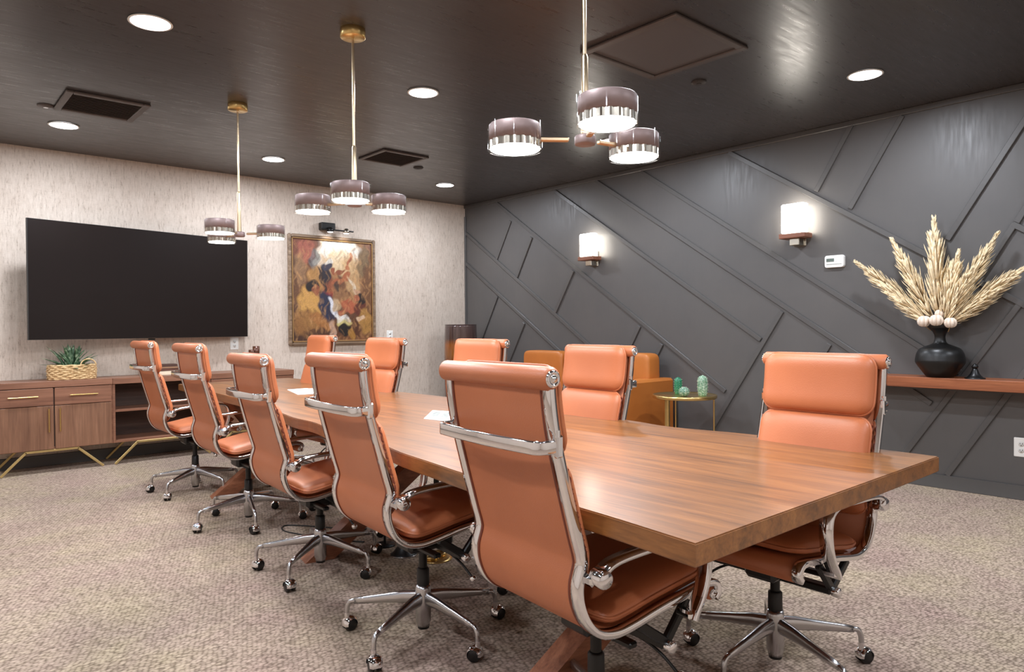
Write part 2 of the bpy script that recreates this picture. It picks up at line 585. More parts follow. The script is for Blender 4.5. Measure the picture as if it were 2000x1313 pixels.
def vent(name, label, x0, x1, y0, y1, fw, solid):
    cx, cy = (x0 + x1) / 2, (y0 + y1) / 2
    t = thing(name, label, 'vent', (cx, cy, CEIL), group='ceiling vents')
    w, h = x1 - x0, y1 - y0
    for s in (-1, 1):
        MB().box((s * (w - fw) / 2, 0, -.009), (fw, h, .018), bev=.005).build('frame_bar', M['ventframe'], t)
        MB().box((0, s * (h - fw) / 2, -.009), (w - 2 * fw, fw, .018), bev=.005).build('frame_bar', M['ventframe'], t)
    MB().box((0, 0, -.003), (w - 2 * fw, h - 2 * fw, .006), bev=0).build('grille', M['panel'] if solid else M['grille'], t)
    if not solid:
        n = 14
        sl = MB()
        for i in range(n):
            y = -(h / 2 - fw) + (h - 2 * fw) * (i + .5) / n
            sl = MB().box((0, 0, 0), (w - 2 * fw, .016, .002), bev=0)
            sl.build('slat', M['ventframe'], t, (0, y, -.010), (radians(38), 0, 0))
    return t
vent('ceiling_vent', 'square dark louvred ceiling vent at the upper left above the television', .91, 1.43, 5.52, 6.04, .045, False)
vent('ceiling_vent', 'square dark louvred ceiling vent right of the middle pendant rod', 3.36, 3.85, 5.54, 6.01, .035, False)
vent('ceiling_vent', 'large square flat return grille in the ceiling behind the nearest pendant', 3.06, 3.76, 2.18, 2.86, .05, True)
def cap_thing(name, label, cat, x, y, r, h, mat):
    t = thing(name, label, cat, (x, y, CEIL))
    MB().lathe([(r, 0), (r, -h * .5), (r * .8, -h), (0.0001, -h * 1.02)], 24).build('cover', mat, t)
    MB().cyl((0, 0, -h * 1.25), r * .3, h * .3, 14).build('deflector', M['alu'] if mat is M['ventframe'] else mat, t)
    return t
cap_thing('smoke_sensor', 'small round dark disc on the ceiling left of the left vent', 'detector', .865, 6.03, .055, .012, M['ventframe'])
cap_thing('ceiling_sprinkler', 'small round sprinkler cover beside the middle ceiling vent', 'sprinkler', 4.02, 5.98, .05, .014, M['grille'])
cap_thing('ceiling_sprinkler', 'small round sprinkler cover beside the large ceiling return grille', 'sprinkler', 4.05, 2.71, .05, .014, M['grille'])

# ------------------------------------------------------------------ pendants
def pendant(cx, cy, heads, zr, label):
    t = thing('pendant_lamp', label, 'pendant lamp', (cx, cy, 0), group='three-headed pendant lamps over the table')
    MB().lathe([(.066, CEIL), (.068, CEIL - .01), (.068, CEIL - .046), (.062, CEIL - .05), (.0, CEIL - .05)], 32).build('canopy', M['brass'], t)
    MB().cyl((0, 0, 2.17), .0075, CEIL - .05 - 2.17, 12).build('rod', M['champagne'], t)
    MB().lathe([(.008, 2.19), (.0125, 2.18), (.013, 2.02), (.016, zr + .02), (.016, zr)], 16).build('sleeve', M['champagne'], t)
    MB().lathe([(.0, -.018), (.036, -.018), (.039, -.013), (.039, .010), (.034, .016), (.016, .018), (.0, .018)], 24, c=(0, 0, zr)).build('hub', M['bronze'], t)
    for (hx, hy) in heads:
        dx, dy = hx - cx, hy - cy
        L = math.hypot(dx, dy); a = math.atan2(dy, dx)
        T = Matrix.Rotation(a, 4, 'Z')
        MB().box((L / 2, 0, zr), (L - .12, .022, .014), bev=.003, T=T).build('arm', M['champagne'], t)
        R = .094
        sh = MB().lathe([(R - .004, -.008), (R, -.008), (R, .048), (R - .004, .052), (.0, .052)], 40).build('drum_shade', M['bronze'], t, (dx, dy, zr))
        rb = MB(); nn = 80; vs = []
        for z in (-.036, -.008):
            for q in range(nn):
                rr = R - .0005 - (.0034 if q % 4 in (0, 1) else 0)
                vs.append((rr * cos(2 * pi * q / nn), rr * sin(2 * pi * q / nn), z))
        rb.add(vs, [(q, (q + 1) % nn, nn + (q + 1) % nn, nn + q) for q in range(nn)], 0, False)
        rb.build('trim_ring', M['nickel'], sh)
        MB().lathe([(.0, -.040), (R - .007, -.040), (R - .004, -.036), (R - .004, -.030), (.0, -.030)], 40).build('diffuser', M['diff'], sh)
        MB().lathe([(R + .005, -.042), (R + .005, .056)], 40, cap=False).build('glass_sleeve', M['glass'], sh)
        lamp('AREA', 'pendant_lamp_light', sh, (0, 0, -.043), PEND_W, .15, (1.0, .97, .92))
    return t
pendant(1.897, 5.116, [(1.672, 4.86), (1.857, 5.36), (2.051, 4.927)], 1.885, 'brass pendant with three drum heads farthest from the camera, by the television')
pendant(1.902, 3.446, [(1.757, 3.647), (1.752, 3.212), (2.08, 3.388)], 1.88, 'brass pendant with three drum heads in the middle, in front of the painting')
pendant(1.912, 1.762, [(1.707, 1.916), (1.722, 1.491), (2.139, 1.721)], 1.88, 'brass pendant with three drum heads nearest the camera, in front of the batten wall')

# ------------------------------------------------------------------ conference table
TZ = .75
near = [(.845, 1.243), (1.14, 1.277), (1.45, 1.298), (1.74, 1.324), (1.95, 1.352), (2.19, 1.383), (2.42, 1.432), (2.62, 1.448), (2.80, 1.452), (2.97, 1.486), (3.2, 1.528), (3.43, 1.534), (3.75, 1.588), (4.05, 1.640), (4.3, 1.655), (4.58, 1.702), (5.0, 1.723), (5.4, 1.752), (5.8, 1.775), (6.26, 1.80)]
far = [(.845, 2.668), (1.05, 2.676), (1.54, 2.667), (1.9, 2.615), (2.15, 2.655), (2.6, 2.690), (3.1, 2.670), (3.76, 2.723), (4.25, 2.704), (4.8, 2.745), (5.7, 2.784), (6.26, 2.76)]
def smooth_edge(e):
    return catmull(e, 4)
ne = smooth_edge(near); fe = smooth_edge(far)
poly = [(x, y) for y, x in ne] + [(x, y) for y, x in reversed(fe)]
table = thing('conference_table', 'long walnut live-edge conference table with a thick top and slanted beam legs', 'table', (2.15, 3.5, 0))
def table_top():
    lp = [(x - 2.15, y - 3.5) for x, y in poly]
    bm = bmesh.new()
    vs = [bm.verts.new((x, y, TZ - .052)) for x, y in lp]
    f = bm.faces.new(vs)
    r = bmesh.ops.extrude_face_region(bm, geom=[f])
    bmesh.ops.translate(bm, verts=[g for g in r['geom'] if isinstance(g, bmesh.types.BMVert)], vec=(0, 0, .052))
    bmesh.ops.recalc_face_normals(bm, faces=bm.faces)
    es = [e for e in bm.edges if len(e.link_faces) == 2 and abs(e.verts[0].co.z - e.verts[1].co.z) < 1e-5]
    bmesh.ops.bevel(bm, geom=es, offset=.003, segments=2, affect='EDGES')
    me = bpy.data.meshes.new('tabletop'); bm.to_mesh(me); bm.free()
    me.materials.append(M['tablewood'])
    o = bpy.data.objects.new('tabletop', me); COL.objects.link(o); o.parent = table
    return o
table_top()
def beam(a, b, w, h, mat, name, parent, cut=True):
    """square beam between two points, ends cut level with floor and table top"""
    A = Vector(a); B = Vector(b)
    d = B - A
    side = d.cross(Vector((0, 0, 1))).normalized() * (w / 2)
    hx = Vector((d.x, d.y, 0)).normalized() * (h / 2)
    vs = [A - hx - side, A + hx - side, A + hx + side, A - hx + side, B - hx - side, B + hx - side, B + hx + side, B - hx + side]
    fs = [(0, 3, 2, 1), (4, 5, 6, 7), (0, 1, 5, 4), (1, 2, 6, 5), (2, 3, 7, 6), (3, 0, 4, 7)]
    return MB().add(vs, fs, 0, False).build(name, mat, parent)
for (yy, x0, x1) in ((1.63, 1.47, 2.50), (3.44, 1.66, 2.58), (5.20, 1.78, 2.68)):
    beam((x0 - 2.15, yy - 3.5, 0), (x1 - .05 - 2.15, yy - .16 - 3.5, TZ - .053), .10, .15, M['legwood'], 'leg', table)
    beam((x1 - .20 - 2.15, yy + .28 - 3.5, 0), (x0 + .12 - 2.15, yy + .10 - 3.5, TZ - .053), .10, .15, M['legwood'], 'leg', table)
MB().box((0, -.25, .640), (.10, 4.0, .10), bev=.004).build('stretcher', M['legwood'], table)

# ------------------------------------------------------------------ executive chair
PROF = catmull([(.245, .437), (.258, .452), (.250, .476), (.215, .486), (.12, .474), (.02, .460), (-.08, .442), (-.14, .437), (-.195, .450), (-.235, .485), (-.258, .535), (-.262, .580), (-.250, .622), (-.250, .645), (-.266, .700), (-.300, .825), (-.330, .945), (-.343, 1.03), (-.346, 1.085)], 5)
WF = .220
def arclen(path):
    s = [0]
    for a, b in zip(path, path[1:]):
        s.append(s[-1] + math.hypot(b[0] - a[0], b[1] - a[1]))
    return s
def resample(path, s0, s1, n, warp=True):
    S = arclen(path); out = []
    for i in range(n + 1):
        u = i / n
        if warp:                       # denser near both ends
            u = .5 - .5 * cos(pi * u)
        q = s0 + (s1 - s0) * u
        j = 0
        while j < len(S) - 2 and S[j + 1] < q:
            j += 1
        t = (q - S[j]) / max(1e-9, S[j + 1] - S[j])
        a, b = path[j], path[j + 1]
        out.append((a[0] + (b[0] - a[0]) * t, a[1] + (b[1] - a[1]) * t, 2 * u - 1))
    return out
def s_at_z(path, z, back=True):
    S = arclen(path)
    for i in range(len(path) - 1, 0, -1):
        a, b = path[i - 1], path[i]
        if min(a[1], b[1]) <= z <= max(a[1], b[1]):
            return S[i - 1] + (S[i] - S[i - 1]) * ((z - a[1]) / (b[1] - a[1]))
    return S[-1]
def s_at_x(path, x):
    S = arclen(path)
    for i in range(4, len(path) - 1):
        a, b = path[i], path[i + 1]
        if b[0] <= x <= a[0]:
            return S[i] + (S[i + 1] - S[i]) * ((a[0] - x) / max(1e-9, a[0] - b[0]))
    return 0
PEXT = PROF + [(-.350, 1.13), (-.354, 1.20)]
def pad(path, s0, s1, hw, thick, off, nu=22, nv=16, corner=.05, pw=5, pucker=0):
    pts = resample(path, s0, s1, nu)
    vs = []; rim = []
    L = abs(s1 - s0)
    N = len(pts)
    def frame(i):
        a = pts[max(0, i - 1)]; b = pts[min(N - 1, i + 1)]
        tx, tz = b[0] - a[0], b[1] - a[1]
        q = math.hypot(tx, tz) or 1
        return tz / q, -tx / q
    top = []; bot = []
    for i in range(N):
        nx, nz = frame(i)
        u = pts[i][2]
        endd = (1 - abs(u)) * L / 2
        w = hw if endd >= corner else hw - corner + sqrt(max(0, corner ** 2 - (corner - endd) ** 2))
        rt = []; rb = []
        for j in range(nv + 1):
            v = -cos(pi * j / nv)
            h = sqrt(max(0, 1 - abs(u) ** pw)) * sqrt(max(0, 1 - abs(v) ** pw))
            if pucker:
                h *= 1 - pucker * (.5 + .5 * sin(pts[i][1] * 190 + pts[i][0] * 150)) * abs(v) ** 6
            y = v * w
            o1 = off + thick * (.42 + .58 * h); o2 = off + thick * (.30 - .30 * h)
            rt.append((pts[i][0] + nx * o1, y, pts[i][1] + nz * o1))
            rb.append((pts[i][0] + nx * o2, y, pts[i][1] + nz * o2))
        top.append(rt); bot.append(rb)
    n = nv + 1
    vs = [p for r in top for p in r] + [p for r in bot for p in r]
    o = N * n
    fs = []
    for i in range(N - 1):
        for j in range(nv):
            a = i * n + j
            fs.append((a, a + 1, a + n + 1, a + n))
            fs.append((o + a, o + a + n, o + a + n + 1, o + a + 1))
        fs.append((i * n, (i + 1) * n, o + (i + 1) * n, o + i * n))
        fs.append((i * n + nv, o + i * n + nv, o + (i + 1) * n + nv, (i + 1) * n + nv))
    for j in range(nv):
        fs.append((j, o + j, o + j + 1, j + 1))
        fs.append(((N - 1) * n + j, (N - 1) * n + j + 1, o + (N - 1) * n + j + 1, o + (N - 1) * n + j))
    m = MB().add(vs, fs, 0, True)
    loop = [top[i][0] for i in range(N)] + [top[N - 1][j] for j in range(1, n)] + [top[i][nv] for i in range(N - 2, -1, -1)] + [top[0][j] for j in range(nv - 1, 0, -1)]
    clean = [loop[0]]
    for p in loop[1:]:
        if (Vector(p) - Vector(clean[-1])).length > .004:
            clean.append(p)
    pip = MB().tube(clean, .0042, 6, closed=True)
    return m, pip

def make_chair():
    t = thing('office_chair', '', 'chair')
    up = 0.0
    L = M['leather']
    body = []
    def part(mb, name, mat, parent=t):
        o = mb.build(name, mat, parent)
        if parent is t:
            body.append(o)
        return o
    sec = [(-.010, -.013), (-.007, -.0155), (.007, -.0155), (.010, -.013), (.010, .013), (.007, .0155), (-.007, .0155), (-.010, .013)]
    for sg in (-1, 1):
        part(MB().sweep_xz(PROF, sg * WF, sec), 'side_frame', M['chrome'])
    # sling: one sheet of leather from front roll to top roll
    part(MB().sweep_xz(PROF[2:], 0, [(-.004, -.209), (-.007, -.203), (-.005, -.196), (-.005, .196), (-.007, .203), (-.004, .209), (.004, .209), (.004, -.209)]), 'sling', L)
    for sg in (-1, 1):
        part(MB().sweep_xz(PROF[3:-2], sg * .1985, [(-.0085, -.003), (-.0085, .003), (-.004, .004), (-.004, -.004)]), 'edge_piping', M['seam'])
    def roll(c, half, r, nm):
        Tm = Matrix.Translation(c) @ Matrix.Rotation(pi / 2, 4, 'X')
        rl = part(MB().lathe([(r - .006, -half), (r, -half + .008), (r, half - .008), (r - .006, half)], 24, T=Tm), nm, L)
        for sg in (-1, 1):
            Te = Matrix.Translation((c[0], c[1] + sg * half, c[2])) @ Matrix.Rotation(-sg * pi / 2, 4, 'X')
            part(MB().lathe([(r * .72, -.004), (r * .72, .003), (r * .62, .006), (r * .46, .006), (r * .42, .004), (r * .28, .004), (r * .26, .009), (.0, .010)], 24, T=Te), 'end_cap', M['chrome'], rl)
    roll((-.349, 0, 1.084), .238, .0285, 'top_roll')
    roll((.243, 0, .447), .222, .019, 'front_roll')
    # pads
    zs = s_at_z(PEXT, .885); zt = s_at_z(PEXT, 1.108)
    m, p = pad(PEXT, zs, zt, .214, .062, .008, pw=6)
    o = part(m, 'head_pad', L); p.build('piping', L, o)
    z0 = s_at_z(PEXT, .545); z1 = s_at_z(PEXT, .880)
    m, p = pad(PEXT, z0, z1, .212, .054, .006, pw=6)
    o = part(m, 'back_pad', L); p.build('piping', L, o)
    for sg in (-1, 1):      # gathered lacing along the edges of the back pad
        pts = resample(PEXT, z0 + .02, z1 - .02, 40, False)
        path = []
        for i, q in enumerate(pts):
            path.append((q[0] + .020 + (.007 if i % 4 in (0, 1) else 0), sg * .2115, q[1] + .004))
        part(MB().tube(path, .0042, 5), 'lacing', M['seam'], o)
    x0 = s_at_x(PEXT, .225); x1 = s_at_x(PEXT, -.185)
    m, p = pad(PEXT, x0, x1, .213, .062, .008, pw=6)
    o = part(m, 'seat_pad', L); p.build('piping', L, o)
    # chrome grab handle behind the back
    path = [(-.325, .226), (-.348, .227), (-.368, .224), (-.379, .212), (-.384, .188), (-.392, .08), (-.394, 0), (-.392, -.08), (-.384, -.188), (-.379, -.212), (-.368, -.224), (-.348, -.227), (-.325, -.226)]
    path = catmull(path, 3)
    hb = MB()
    secs = [(-.0055, -.016), (.0055, -.016), (.007, -.012), (.007, .012), (.0055, .016), (-.0055, .016), (-.007, .012), (-.007, -.012)]
    vs = []; fs = []; n = 8
    for i, (x, y) in enumerate(path):
        a = path[max(0, i - 1)]; b = path[min(len(path) - 1, i + 1)]
        tx, ty = b[0] - a[0], b[1] - a[1]; q = math.hypot(tx, ty) or 1
        nx, ny = ty / q, -tx / q
        for (d, z) in secs:
            vs.append((x + nx * d, y + ny * d, .925 + z))
    for i in range(len(path) - 1):
        for k in range(n):
            fs.append((i * n + k, i * n + (k + 1) % n, (i + 1) * n + (k + 1) % n, (i + 1) * n + k))
    fs.append(list(range(n))[::-1]); fs.append([len(vs) - n + k for k in range(n)])
    hb.add(vs, fs, 0, True)
    for sg in (-1, 1):
        hb.box((-.326, sg * .230, .925), (.022, .016, .055), bev=.006)
        hb.cyl((-.331, sg * .231, .948), .009, .016, 12)
    part(hb, 'back_handle', M['chrome'])
    # arms
    ap = catmull([(-.238, .588), (-.228, .612), (-.200, .632), (-.150, .641), (-.06, .646), (.05, .650), (.108, .648), (.146, .630), (.160, .590), (.154, .530), (.134, .480), (.110, .445), (.100, .425)], 5)
    for sg in (-1, 1):
        secA = [(-.006, -.020), (.006, -.020), (.009, -.014), (.009, .014), (.006, .020), (-.006, .020)]
        part(MB().sweep_xz(ap, sg * .262, secA), 'armrest', M['chrome'])
        bk = MB().box((-.236, sg * .243, .598), (.034, .036, .030), bev=.008)
        bk.lathe([(.0, -.022), (.020, -.022), (.024, -.016), (.024, .016), (.020, .022), (.0, .022)], 16, T=Matrix.Translation((-.226, sg * .262, .604)) @ Matrix.Rotation(pi / 2, 4, 'X'))
        part(bk, 'arm_bracket', M['chrome'])
        part(MB().box((.100, sg * .245, .436), (.030, .052, .022), bev=.006), 'arm_foot', M['chrome'])
        # black struts carrying the frame
        st = MB()
        for (xa, za, xb, zb) in ((.045, .365, .130, .462), (.045, .365, -.060, .438)):
            dx, dz = xb - xa, zb - za; LL = math.hypot(dx, dz)
            Tm = Matrix.Translation(((xa + xb) / 2, sg * .222, (za + zb) / 2)) @ Matrix.Rotation(-math.atan2(dz, dx), 4, 'Y')
            st.box((0, 0, 0), (LL, .020, .026), bev=.004, T=Tm)
        part(st, 'strut', M['blackmetal'])
    cb = MB().box((.045, 0, .362), (.040, .455, .026), bev=.005)
    cb.box((-.050, 0, .372), (.030, .40, .018), bev=.005)
    part(cb, 'crossbar', M['blackmetal'])
    for sg in (-1, 1):
        part(MB().lathe([(.0, 0), (.015, 0), (.016, .003), (.016, .022), (.012, .026), (.0, .026)], 16, T=Matrix.Translation((.045, sg * .226, .358)) @ Matrix.Rotation(-sg * pi / 2, 4, 'X')), 'bar_cap', M['chrome'])
    part(MB().box((.01, 0, .378), (.20, .12, .062), bev=.014).cyl((0, 0, .33), .030, .04, 18), 'tilt_mechanism', M['black'])
    lv = MB().tube(catmull([(.03, -.05, .362), (.035, -.14, .352), (.05, -.20, .325), (.065, -.245, .285)], 4), .0045, 8)
    lv = part(lv, 'lever', M['black'])
    part(MB().lathe([(.0, -.014), (.011, -.010), (.014, 0), (.011, .010), (.0, .014)], 14, c=(.067, -.252, .279)), 'lever_knob', M['chrome'], lv)
    # swivel base
    base = MB().lathe([(.0, .040), (.024, .040), (.026, .052), (.030, .060), (.031, .185), (.027, .200), (.0, .200)], 24).build('swivel_base', M['alu'], t)
    MB().lathe([(.0, .030), (.022, .030), (.024, .045), (.024, .052), (.0, .052)], 20).build('base_plug', M['black'], base)
    MB().lathe([(.0, .196), (.024, .196), (.025, .205), (.024, .262), (.018, .268), (.0, .268)], 20).build('column_cover', M['black'], base)
    col = MB().cyl((0, 0, .255), .0165, .12, 18).build('column', M['blackmetal'], base)
    for k in range(5):
        T5 = Matrix.Rotation(2 * pi * k / 5, 4, 'Z')
        path = [(.022, .150, .017, .030), (.08, .148, .0155, .026), (.16, .138, .0135, .020), (.24, .127, .0115, .016), (.283, .121, .010, .013)]
        lg = MB(); vs = []; n = 8
        for (x, z, w, h) in path:
            for q in range(n):
                a = 2 * pi * q / n + pi / 8
                vs.append((x, w * max(-.85, min(.85, cos(a) * 1.1)), z + h * max(-.85, min(.85, sin(a) * 1.1))))
        fs = [(i * n + q, i * n + (q + 1) % n, (i + 1) * n + (q + 1) % n, (i + 1) * n + q) for i in range(len(path) - 1) for q in range(n)]
        fs.append([len(vs) - n + q for q in range(n)])
        lg.add(vs, fs, 0, True, T5)
        lg.tube(catmull([(.278, 0, .122), (.298, 0, .118), (.308, 0, .104), (.312, 0, .085), (.313, 0, .055)], 3), .0095, 10, T=T5)
        lg.build('leg', M['alu'], base)
        Tc = T5 @ Matrix.Translation((.313, 0, .027)) @ Matrix.Rotation(random.uniform(0, 6.28), 4, 'Z')
        cs = MB()
        for sg in (-1, 1):
            cs.lathe([(.0, -.008), (.023, -.008), (.0265, -.004), (.0265, .004), (.023, .008), (.0, .008)], 20, 0, T=Tc @ Matrix.Translation((-.012, sg * .013, 0)) @ Matrix.Rotation(pi / 2, 4, 'X'))
        hood = []
        fsH = []
        for i in range(9):
            a = radians(-10 + 200 * i / 8)
            for yy, rr in ((-.024, .022), (-.014, .030), (.014, .030), (.024, .022)):
                hood.append((-.012 + rr * cos(a), yy, rr * sin(a)))
        for i in range(8):
            for q in range(3):
                fsH.append((i * 4 + q, i * 4 + q + 1, i * 4 + q + 5, i * 4 + q + 4))
        cs.add(hood, fsH, 1, True, Tc)
        cs.cyl((0, 0, .020), .010, .026, 12, 1, T=Tc)
        cs.build('caster', [M['black'], M['chrome']], base)
    return t, base, body

chair0, base0, body0 = make_chair()
CH = [(1.512, 1.365, -5.2, -.004, 62, 'rust leather high-back swivel chair nearest the camera on the left side of the table', 'left row'),
      (1.550, 2.300, -4.4, -.002, 58, 'rust leather swivel chair second from the camera in the left row, its back to us', 'left row'),
      (1.608, 3.298, -3.4, -.027, 73, 'rust leather swivel chair in the middle of the left row, seat set lowest', 'left row'),
      (1.668, 4.398, -1.8, .008, 40, 'rust leather swivel chair fourth from the camera in the left row, before the television', 'left row'),
      (1.697, 5.516, -1.0, .012, 145 % 72, 'rust leather swivel chair farthest left, beside the open sideboard shelves', 'left row'),
      (2.327, 1.255, 178.6, -.020, 34 - 178.6, 'tan leather chair facing us across the near table end, before the wall shelf', 'right row'),
      (2.375, 2.441, 176.8, -.006, 10, 'tan leather chair facing us in front of the caramel sofa', 'right row'),
      (2.380, 3.384, 180.3, .018, 40, 'tan leather chair facing us in front of the amber glass floor vase', 'right row'),
      (2.380, 4.485, 181.1, .018, 22, 'tan leather chair facing us just right of the painting', 'right row'),
      (2.382, 5.520, 176.9, .034, 55, 'tan leather chair facing us below the painting, farthest in the right row', 'right row')]
for i, (x, y, a, dz, ph, lab, grp) in enumerate(CH):
    c = chair0 if i == 0 else copy_tree(chair0)
    c.location = (x, y, 0)
    c.rotation_euler = (0, 0, radians(a))
    c['label'] = lab
    c['group'] = 'swivel chairs in the ' + grp
    for ch in c.children:
        if ch.name.split('.')[0] == 'swivel_base':
            ch.rotation_euler = (0, 0, radians(ph - (a if abs(a) < 90 else 0)))
        else:
            ch.location = (0, 0, dz)

# ------------------------------------------------------------------ sideboard
YF_ = 7.072; SD = .395
def cab_shell(t, w, open_front):
    """t at floor centre of unit; local x across, y depth (front = -SD/2)"""
    MB().box((0, 0, .7485), (w - .002, SD, .053), bev=.002).build('top', M['cabh'], t)
    for s in (-1, 1):
        MB().box((s * (w / 2 - .011), .006, .4585), (.020, SD - .014, .525), bev=.001).build('side_panel', M['cabh'], t)
    MB().box((0, .006, .206), (w - .042, SD - .014, .020), bev=.001).build('bottom_panel', M['cabh'], t)
    MB().box((0, SD / 2 - .012, .468), (w - .042, .010, .505), bev=0).build('back_panel', M['cabshade'], t)
def cab_legs(t, xs):
    for y in (-SD / 2 + .012, SD / 2 - .03):
        (f0, t0, t1, f1) = xs
        fr = MB()
        w = .020
        def bar(p, q):
            A = Vector((p[0], y, p[1])); B = Vector((q[0], y, q[1]))
            d = B - A; a = math.atan2(d.z, d.x)
            fr.box((0, 0, 0), (d.length + .010, .012, w), bev=.002, T=Matrix.Translation((A + B) / 2) @ Matrix.Rotation(-a, 4, 'Y'))
        bar((f0, .010), (t0, .185)); bar((t0, .187), (t1, .187)); bar((t1, .185), (f1, .010))
        fr.build('leg_frame', M['goldmat'], t)
def drawer_cab(xa, xb, xm, label, xs):
    xc = (xa + xb) / 2; w = xb - xa
    t = thing('sideboard_cabinet', label, 'cabinet', (xc, YF_ + SD / 2, 0), group='sideboard units along the wallpapered wall')
    cab_shell(t, w, False)
    fy = -SD / 2
    MB().box((xm - xc, fy + .10, .46), (.014, .16, .50), bev=0).build('divider', M['cabshade'], t)
    for k, (a, b) in enumerate(((xa + .006, xm - .005), (xm + .005, xb - .012))):
        cx = (a + b) / 2 - xc; ww = b - a
        d = MB().box((cx, fy + .010, .6435), (ww, .018, .146), bev=.002).build('drawer', M['cabh'], t)
        h = MB().tube([(cx - .105, fy - .022, .650), (cx + .105, fy - .022, .650)], .006, 10)
        for s in (-1, 1):
            h.cyl((0, 0, 0), .004, .024, 8, T=Matrix.Translation((cx + s * .085, fy + .002, .650)) @ Matrix.Rotation(pi / 2, 4, 'X'))
        h.build('handle', M['brass'], d)
        d = MB().box((cx, fy + .010, .3825), (ww, .018, .367), bev=.002).build('door', M['cabv'], t)
        hx = (b - .035 if k == 0 else a + .035) - xc
        h = MB().tube([(hx, fy - .022, .345), (hx, fy - .022, .545)], .006, 10)
        for s in (-1, 1):
            h.cyl((0, 0, 0), .004, .024, 8, T=Matrix.Translation((hx, fy + .002, .445 + s * .085)) @ Matrix.Rotation(pi / 2, 4, 'X'))
        h.build('handle', M['brass'], d)
    cab_legs(t, [q - xc for q in xs])
    return t
drawer_cab(.60, 1.484, 1.040, 'walnut sideboard cabinet under the plant basket, two drawers over two doors', (.665, .835, 1.215, 1.402))
t = thing('open_sideboard_unit', 'open walnut sideboard unit with one mid shelf, behind the far left chairs', 'cabinet', ((1.484 + 2.33) / 2, YF_ + SD / 2, 0), group='sideboard units along the wallpapered wall')
cab_shell(t, .846, True)
MB().box((0, .010, .480), (.804, SD - .03, .020), bev=.001).build('shelf', M['cabh'], t)
cab_legs(t, [q - 1.907 for q in (1.500, 1.680, 2.135, 2.318)])
drawer_cab(2.33, 3.176, 2.753, 'walnut sideboard cabinet at the far right end, hidden behind the table', (2.35, 2.53, 2.98, 3.16))

# ------------------------------------------------------------------ television
tv = thing('television', 'large black wall-mounted flat television above the sideboard, switched off', 'television', (1.832, 7.235, 1.64))
def tv_body():
    P = {(-1, -1): (.866, 7.08, 1.126), (1, -1): (2.809, 7.375, 1.126), (1, 1): (2.819, 7.375, 2.127), (-1, 1): (.868, 7.08, 2.145)}
    o = Vector((1.832, 7.235, 1.64))
    nrm = Vector((-.150, .989, 0))
    def slab(off0, off1, k, mat, name):
        vs = []
        c = sum((Vector(p) for p in P.values()), Vector()) / 4
        for off in (off0, off1):
            for key in ((-1, -1), (1, -1), (1, 1), (-1, 1)):
                q = Vector(P[key]); q = c + (q - c) * k
                vs.append(q + nrm * off - o)
        fs = [(0, 3, 2, 1), (4, 5, 6, 7), (0, 1, 5, 4), (1, 2, 6, 5), (2, 3, 7, 6), (3, 0, 4, 7)]
        return MB().add(vs, fs, 0, False).build(name, mat, tv)
    slab(0.001, .030, 1.0, M['black'], 'casing')
    slab(-.001, .004, .994, M['screen'], 'screen')
    MB().box((0, .1525, 0), (.36, .167, .30), bev=.01).build('wall_bracket', M['blackmetal'], tv)
    MB().box((.03, .045, -.525), (.06, .012, .016), bev=.003).build('sensor', M['black'], tv)
tv_body()

